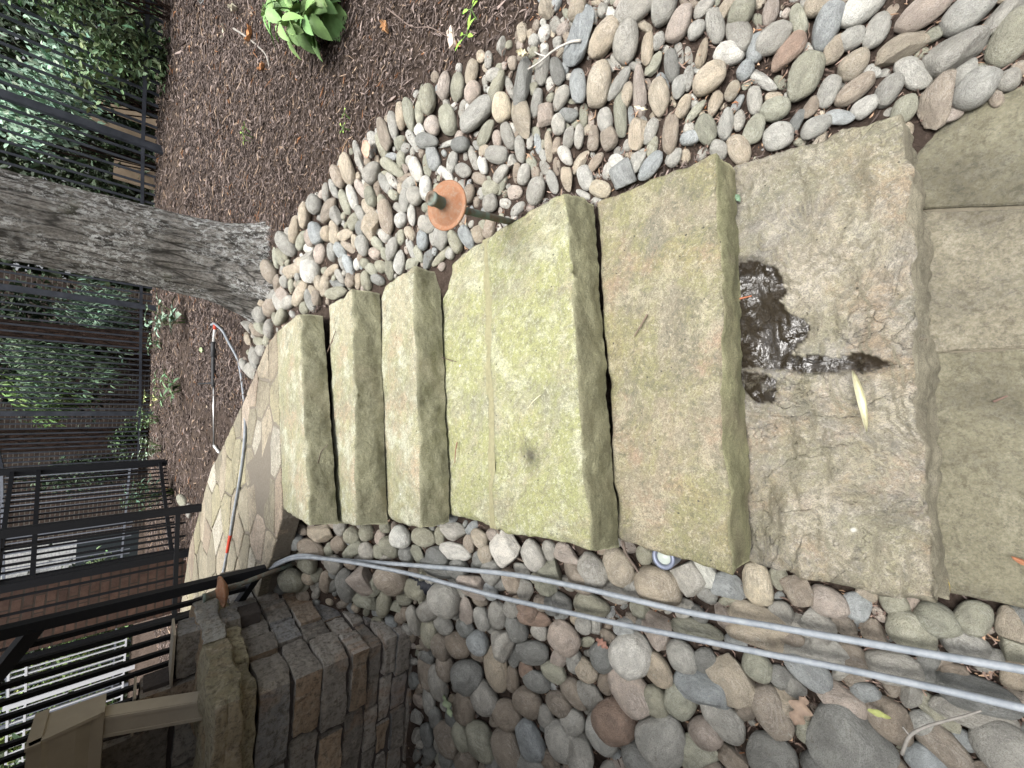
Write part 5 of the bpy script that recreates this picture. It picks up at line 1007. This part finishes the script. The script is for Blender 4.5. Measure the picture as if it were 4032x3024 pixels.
P = P[acc]; d = d[acc]; n = len(P); P[:, 2] += rng.uniform(.001, .018, n); fz_ = np.clip(d/2.6, 1, 2.6)
big = rng.random(n) < .06
Ls = rng.gamma(3, .009, n).clip(.01, .09) * fz_; Ws = rng.uniform(.002, .0058, n) * fz_; Ws[big] *= 2.2; Ls[big] *= 1.3
tag(chips('bark_mulch', P, Ls, Ws, chip_cols(n)), 'shredded dark brown bark mulch covering the slope', 'mulch', kind='stuff')
# litter caught between the cobbles
n = 26000; u_ = rng.uniform(500, 4200, n); v__ = rng.uniform(-100, 3100, n); inb = in_poly(u_, v__, RBED) | in_poly(u_, v__, LBED); pts = [(a, b) for a, b in zip(u_[inb][:12000], v__[inb][:12000])]
P = np.array([G(a, b) for a, b in pts]); n = len(P); P[:, 2] += rng.uniform(.0, .02, n); tag(chips('leaf_litter', P, rng.gamma(3, .006, n).clip(.006, .05), rng.uniform(.0015, .006, n), chip_cols(n, .15) * np.array([1.08, .98, .9]), .6), 'bits of bark and dead leaf caught between the cobbles', 'litter', kind='stuff')
# surfaces for single things that lie about
STEPZ = {1: .176, 2: .345, 3: .516, 4: .665, 5: .815, 0: .004}
def pt(x, y, s=None, h=.004):
    if s is None: return Vector(Gd(x, y, h))
    if s == 'p': q = Vector(pz(x*S, y*S)); q.z += h; return q
    q = Vector(onz(x*S, y*S, STEPZ[s])); q.z += h; return q
def simple(c): return plain('litter_tone', c, .75, var=.2, scale=60)
def twig(pts, r, c, label, s=None, fork=None, h=.006, name='twig'):
    m_ = MB(); P = smooth_path([pt(x, y, s, h + .004*(i % 2)) for i, (x, y) in enumerate(pts)], 5); m_.tube(P, [r*(1 - .5*i/len(P)) for i in range(len(P))], 7)
    for f in (fork or []):
        Q = smooth_path([pt(x, y, s, h + .003) for x, y in f], 4); m_.tube(Q, r*.55, 6)
    return tag(m_.build(name, simple(c), None, True), label, 'twig', 'twigs lying about')
twig([(505,62),(530,78),(555,98),(575,120),(583,150)], .008, (.28, .26, .23), 'grey lichened branch on the mulch above the tree, left of the broad-leaved plant', h=.012)
twig([(1255,88),(1230,92),(1195,110),(1165,135),(1140,150)], .005, (.42, .4, .36), 'pale grey twig bridging the upper cobble edge', h=.05, fork=[[(1180,122),(1165,118),(1155,112)]])
twig([(835,18),(858,35),(890,58),(930,60),(968,80)], .004, (.16, .12, .1), 'long dark twig on the mulch right of the broad-leaved plant', h=.012)
twig([(722,383),(735,350),(742,320),(752,300)], .004, (.3, .2, .12), 'light brown twig at the mulch edge by the cobbles', h=.015)
twig([(885,250),(893,222),(905,200),(920,183)], .003, (.28, .25, .22), 'grey thin twig standing out on the mulch left of the cobbles', h=.015, fork=[[(893,222),(887,212)]])
twig([(2145,868),(2175,855)], .003, (.15, .1, .08), 'short dark stick on the landing by the bottom edge', 0)
twig([(1955,398),(1975,412),(1996,435)], .0045, (.05, .04, .035), 'straight black twig on the landing paving near the lowest step', 0)
twig([(1583,652),(1600,647),(1625,640)], .004, (.35, .13, .07), 'reddish twig in the dark wet patch on the lowest step', 1)
twig([(1400,680),(1390,700),(1372,727)], .0035, (.16, .12, .09), 'short brown stick in the middle of the second step', 2)
twig([(945,740),(948,765),(965,775),(990,782)], .003, (.12, .09, .07), 'thin curved dark twig at the back of the wide step', 3)
twig([(990,955),(988,975),(985,1000)], .003, (.22, .12, .08), 'thin straight reddish twig on the pale back slab', 3)
twig([(1170,853),(1155,868),(1143,882)], .0018, (.6, .55, .4), 'pale straw on the wide yellow-green step', 3)
twig([(708,765),(718,745),(728,715)], .003, (.14, .1, .08), 'thin bent twig leaning at the gap of the fifth step', 5, fork=[[(718,745),(724,735)]])
twig([(1345,1168),(1352,1195),(1372,1225),(1382,1243)], .0065, (.14, .11, .09), 'thick dark stick leaning on cobbles by the second step corner', h=.06)
twig([(1070,1135),(1085,1165),(1110,1200),(1150,1222)], .005, (.17, .14, .11), 'curved brown twig lying over cobbles left of the wide step', h=.05)
twig([(1948,1630),(1965,1590),(2000,1570),(2040,1558),(2085,1546),(2120,1535)], .0042, (.26, .245, .22), 'pale forked branch on the big cobbles at the near left', h=.09, fork=[[(1965,1590),(1950,1570)]])
twig([(690,1000),(700,975),(712,960)], .0025, (.1, .08, .06), 'short thin black twig on the path by the top step', 'p')
twig([(575,1240),(577,1260),(590,1300)], .003, (.12,.1,.08), 'thin twig on the cobbles at the path end', h=.04)
# dry and fresh fallen leaves
lmk = {}
def dry_leaf(x, y, ang, L, Wd, c, label, s=None, lobes=0, curl=.2, h=.006, name='fallen_leaf', cat='leaf'):
    b = pt(x, y, s, h); a = R(ang); q = pt(x + 12*math.cos(a), y + 12*math.sin(a), s, h); d = (q - b); mb = MB(); cols = []
    n_ = Vector((0, 0, 1)) if s is not None else gnormal(b.x, b.y)
    d = (d - n_*d.dot(n_)).normalized(); side = d.cross(n_); nl, nw = 14, 5; V = []; F = []
    for lv in (0, 1):
        for i in range(nl+1):
            t = i/nl; w_ = Wd*.5*(max(.03, math.sin(math.pi*t**.85))**.7)
            if lobes: w_ *= .3 + .7*abs(math.cos(math.pi*lobes*t))**1.2
            for j in range(nw):
                k = (j-2)/2; V.append(b + d*(L*t) + side*(k*w_) + n_*(curl*(abs(k)**1.5)*Wd + curl*.5*L*(t-.5)**2*2 + .002 + (.0006 if lv else 0) + .002*math.sin(t*14+k*2)))
    o_ = (nl+1)*nw
    for i in range(nl):
        for j in range(nw-1):
            f = (i*nw+j, i*nw+j+1, (i+1)*nw+j+1, (i+1)*nw+j); F.append(tuple(z+o_ for z in f)); F.append(f[::-1])
    mb.add(V, F); return tag(mb.build(name, simple(c), None, True), label, cat, 'fallen leaves')
dry_leaf(1850, 806, 77, .15, .017, (.62, .6, .44), 'long curled pale yellow leaf lying on the lowest step', 1, 0, 1.6)
dry_leaf(2030, 1232, 72, .055, .02, (.62, .46, .06), 'small yellow leaf on the landing beside the lowest step', 0, 0, .4)
dry_leaf(2182, 1198, 28, .04, .012, (.28, .13, .07), 'small reddish brown leaf on the landing near the bottom edge', 0, 0, .6)
dry_leaf(962, 1498, 70, .10, .065, (.26, .31, .2), 'dull green lobed leaf on shaded cobbles near the wall', None, 2.5, .15, .08)
dry_leaf(1738, 1500, 110, .09, .06, (.27, .2, .15), 'light brown lobed oak leaf between cobbles in the near left bed', None, 2.5, .15, .07)
dry_leaf(1873, 1530, 20, .045, .016, (.3, .32, .12), 'small yellow-green leaf on cobbles of the near left bed', None, 0, .2, .08)
dry_leaf(548, 60, 100, .09, .05, (.5, .26, .12), 'orange brown crumpled leaf at the tip of the lichened branch', None, 2, .5, .012)
dry_leaf(576, 140, 120, .07, .045, (.52, .3, .16), 'crumpled tan leaf on the mulch left of the broad-leaved plant', None, 2, .5, .012)
dry_leaf(520, 20, 160, .1, .06, (.55, .52, .42), 'curled pale dry leaf near the second trunk', None, 2, .6, .012)
dry_leaf(487, 55, 95, .09, .022, (.55, .52, .42), 'narrow pale dry leaf left of the lichened branch', None, 2, .5, .012)
dry_leaf(835, 55, 70, .06, .045, (.56, .36, .2), 'tan crumpled leaf with pale bits on the mulch', None, 3, .6, .012)
dry_leaf(1120, 118, 10, .05, .03, (.6, .56, .42), 'pale flaky leaf at the upper cobble edge', None, 3, .5, .04)
dry_leaf(437, 755, 20, .12, .05, (.42, .5, .3), 'pale green leaf on mulch between the lobed seedlings', None, 0, .3, .012)
dry_leaf(447, 880, 300, .05, .02, (.5, .42, .3), 'pale tan chip-like leaf right of the lance handle', None, 0, .2, .012)
dry_leaf(790, 305, 80, .09, .055, (.45, .3, .22), 'pinkish brown flat leaf among the upper cobbles', None, 0, .12, .05)
dry_leaf(1370, 232, 15, .05, .012, (.62, .58, .44), 'tiny pale dry leaf resting on cobbles right of the steps', None, 3, .3, .055)
dry_leaf(1592, 423, 60, .03, .014, (.16, .24, .16), 'small fresh green leaf at the rear corner of the lowest step', 1, 0, .2)
dry_leaf(1290, 1375, 40, .05, .045, (.3, .17, .13), 'small reddish star-shaped leaf under the lower hose', None, 3, .2, .04)
dry_leaf(945, 660, 65, .06, .012, (.33, .17, .1), 'narrow rust-coloured leaf at the back right of the pale slab', 3, 0, .3)
mb = MB(); rockbox(mb, tuple(pt(975, 82, None, .012)), (.10, .035, .02), 5, .006, 8, .3); tag(mb.build('bark_piece', simple((.5, .42, .35)), None, True), 'pale chunk of bare wood lying on the mulch', 'wood chip')
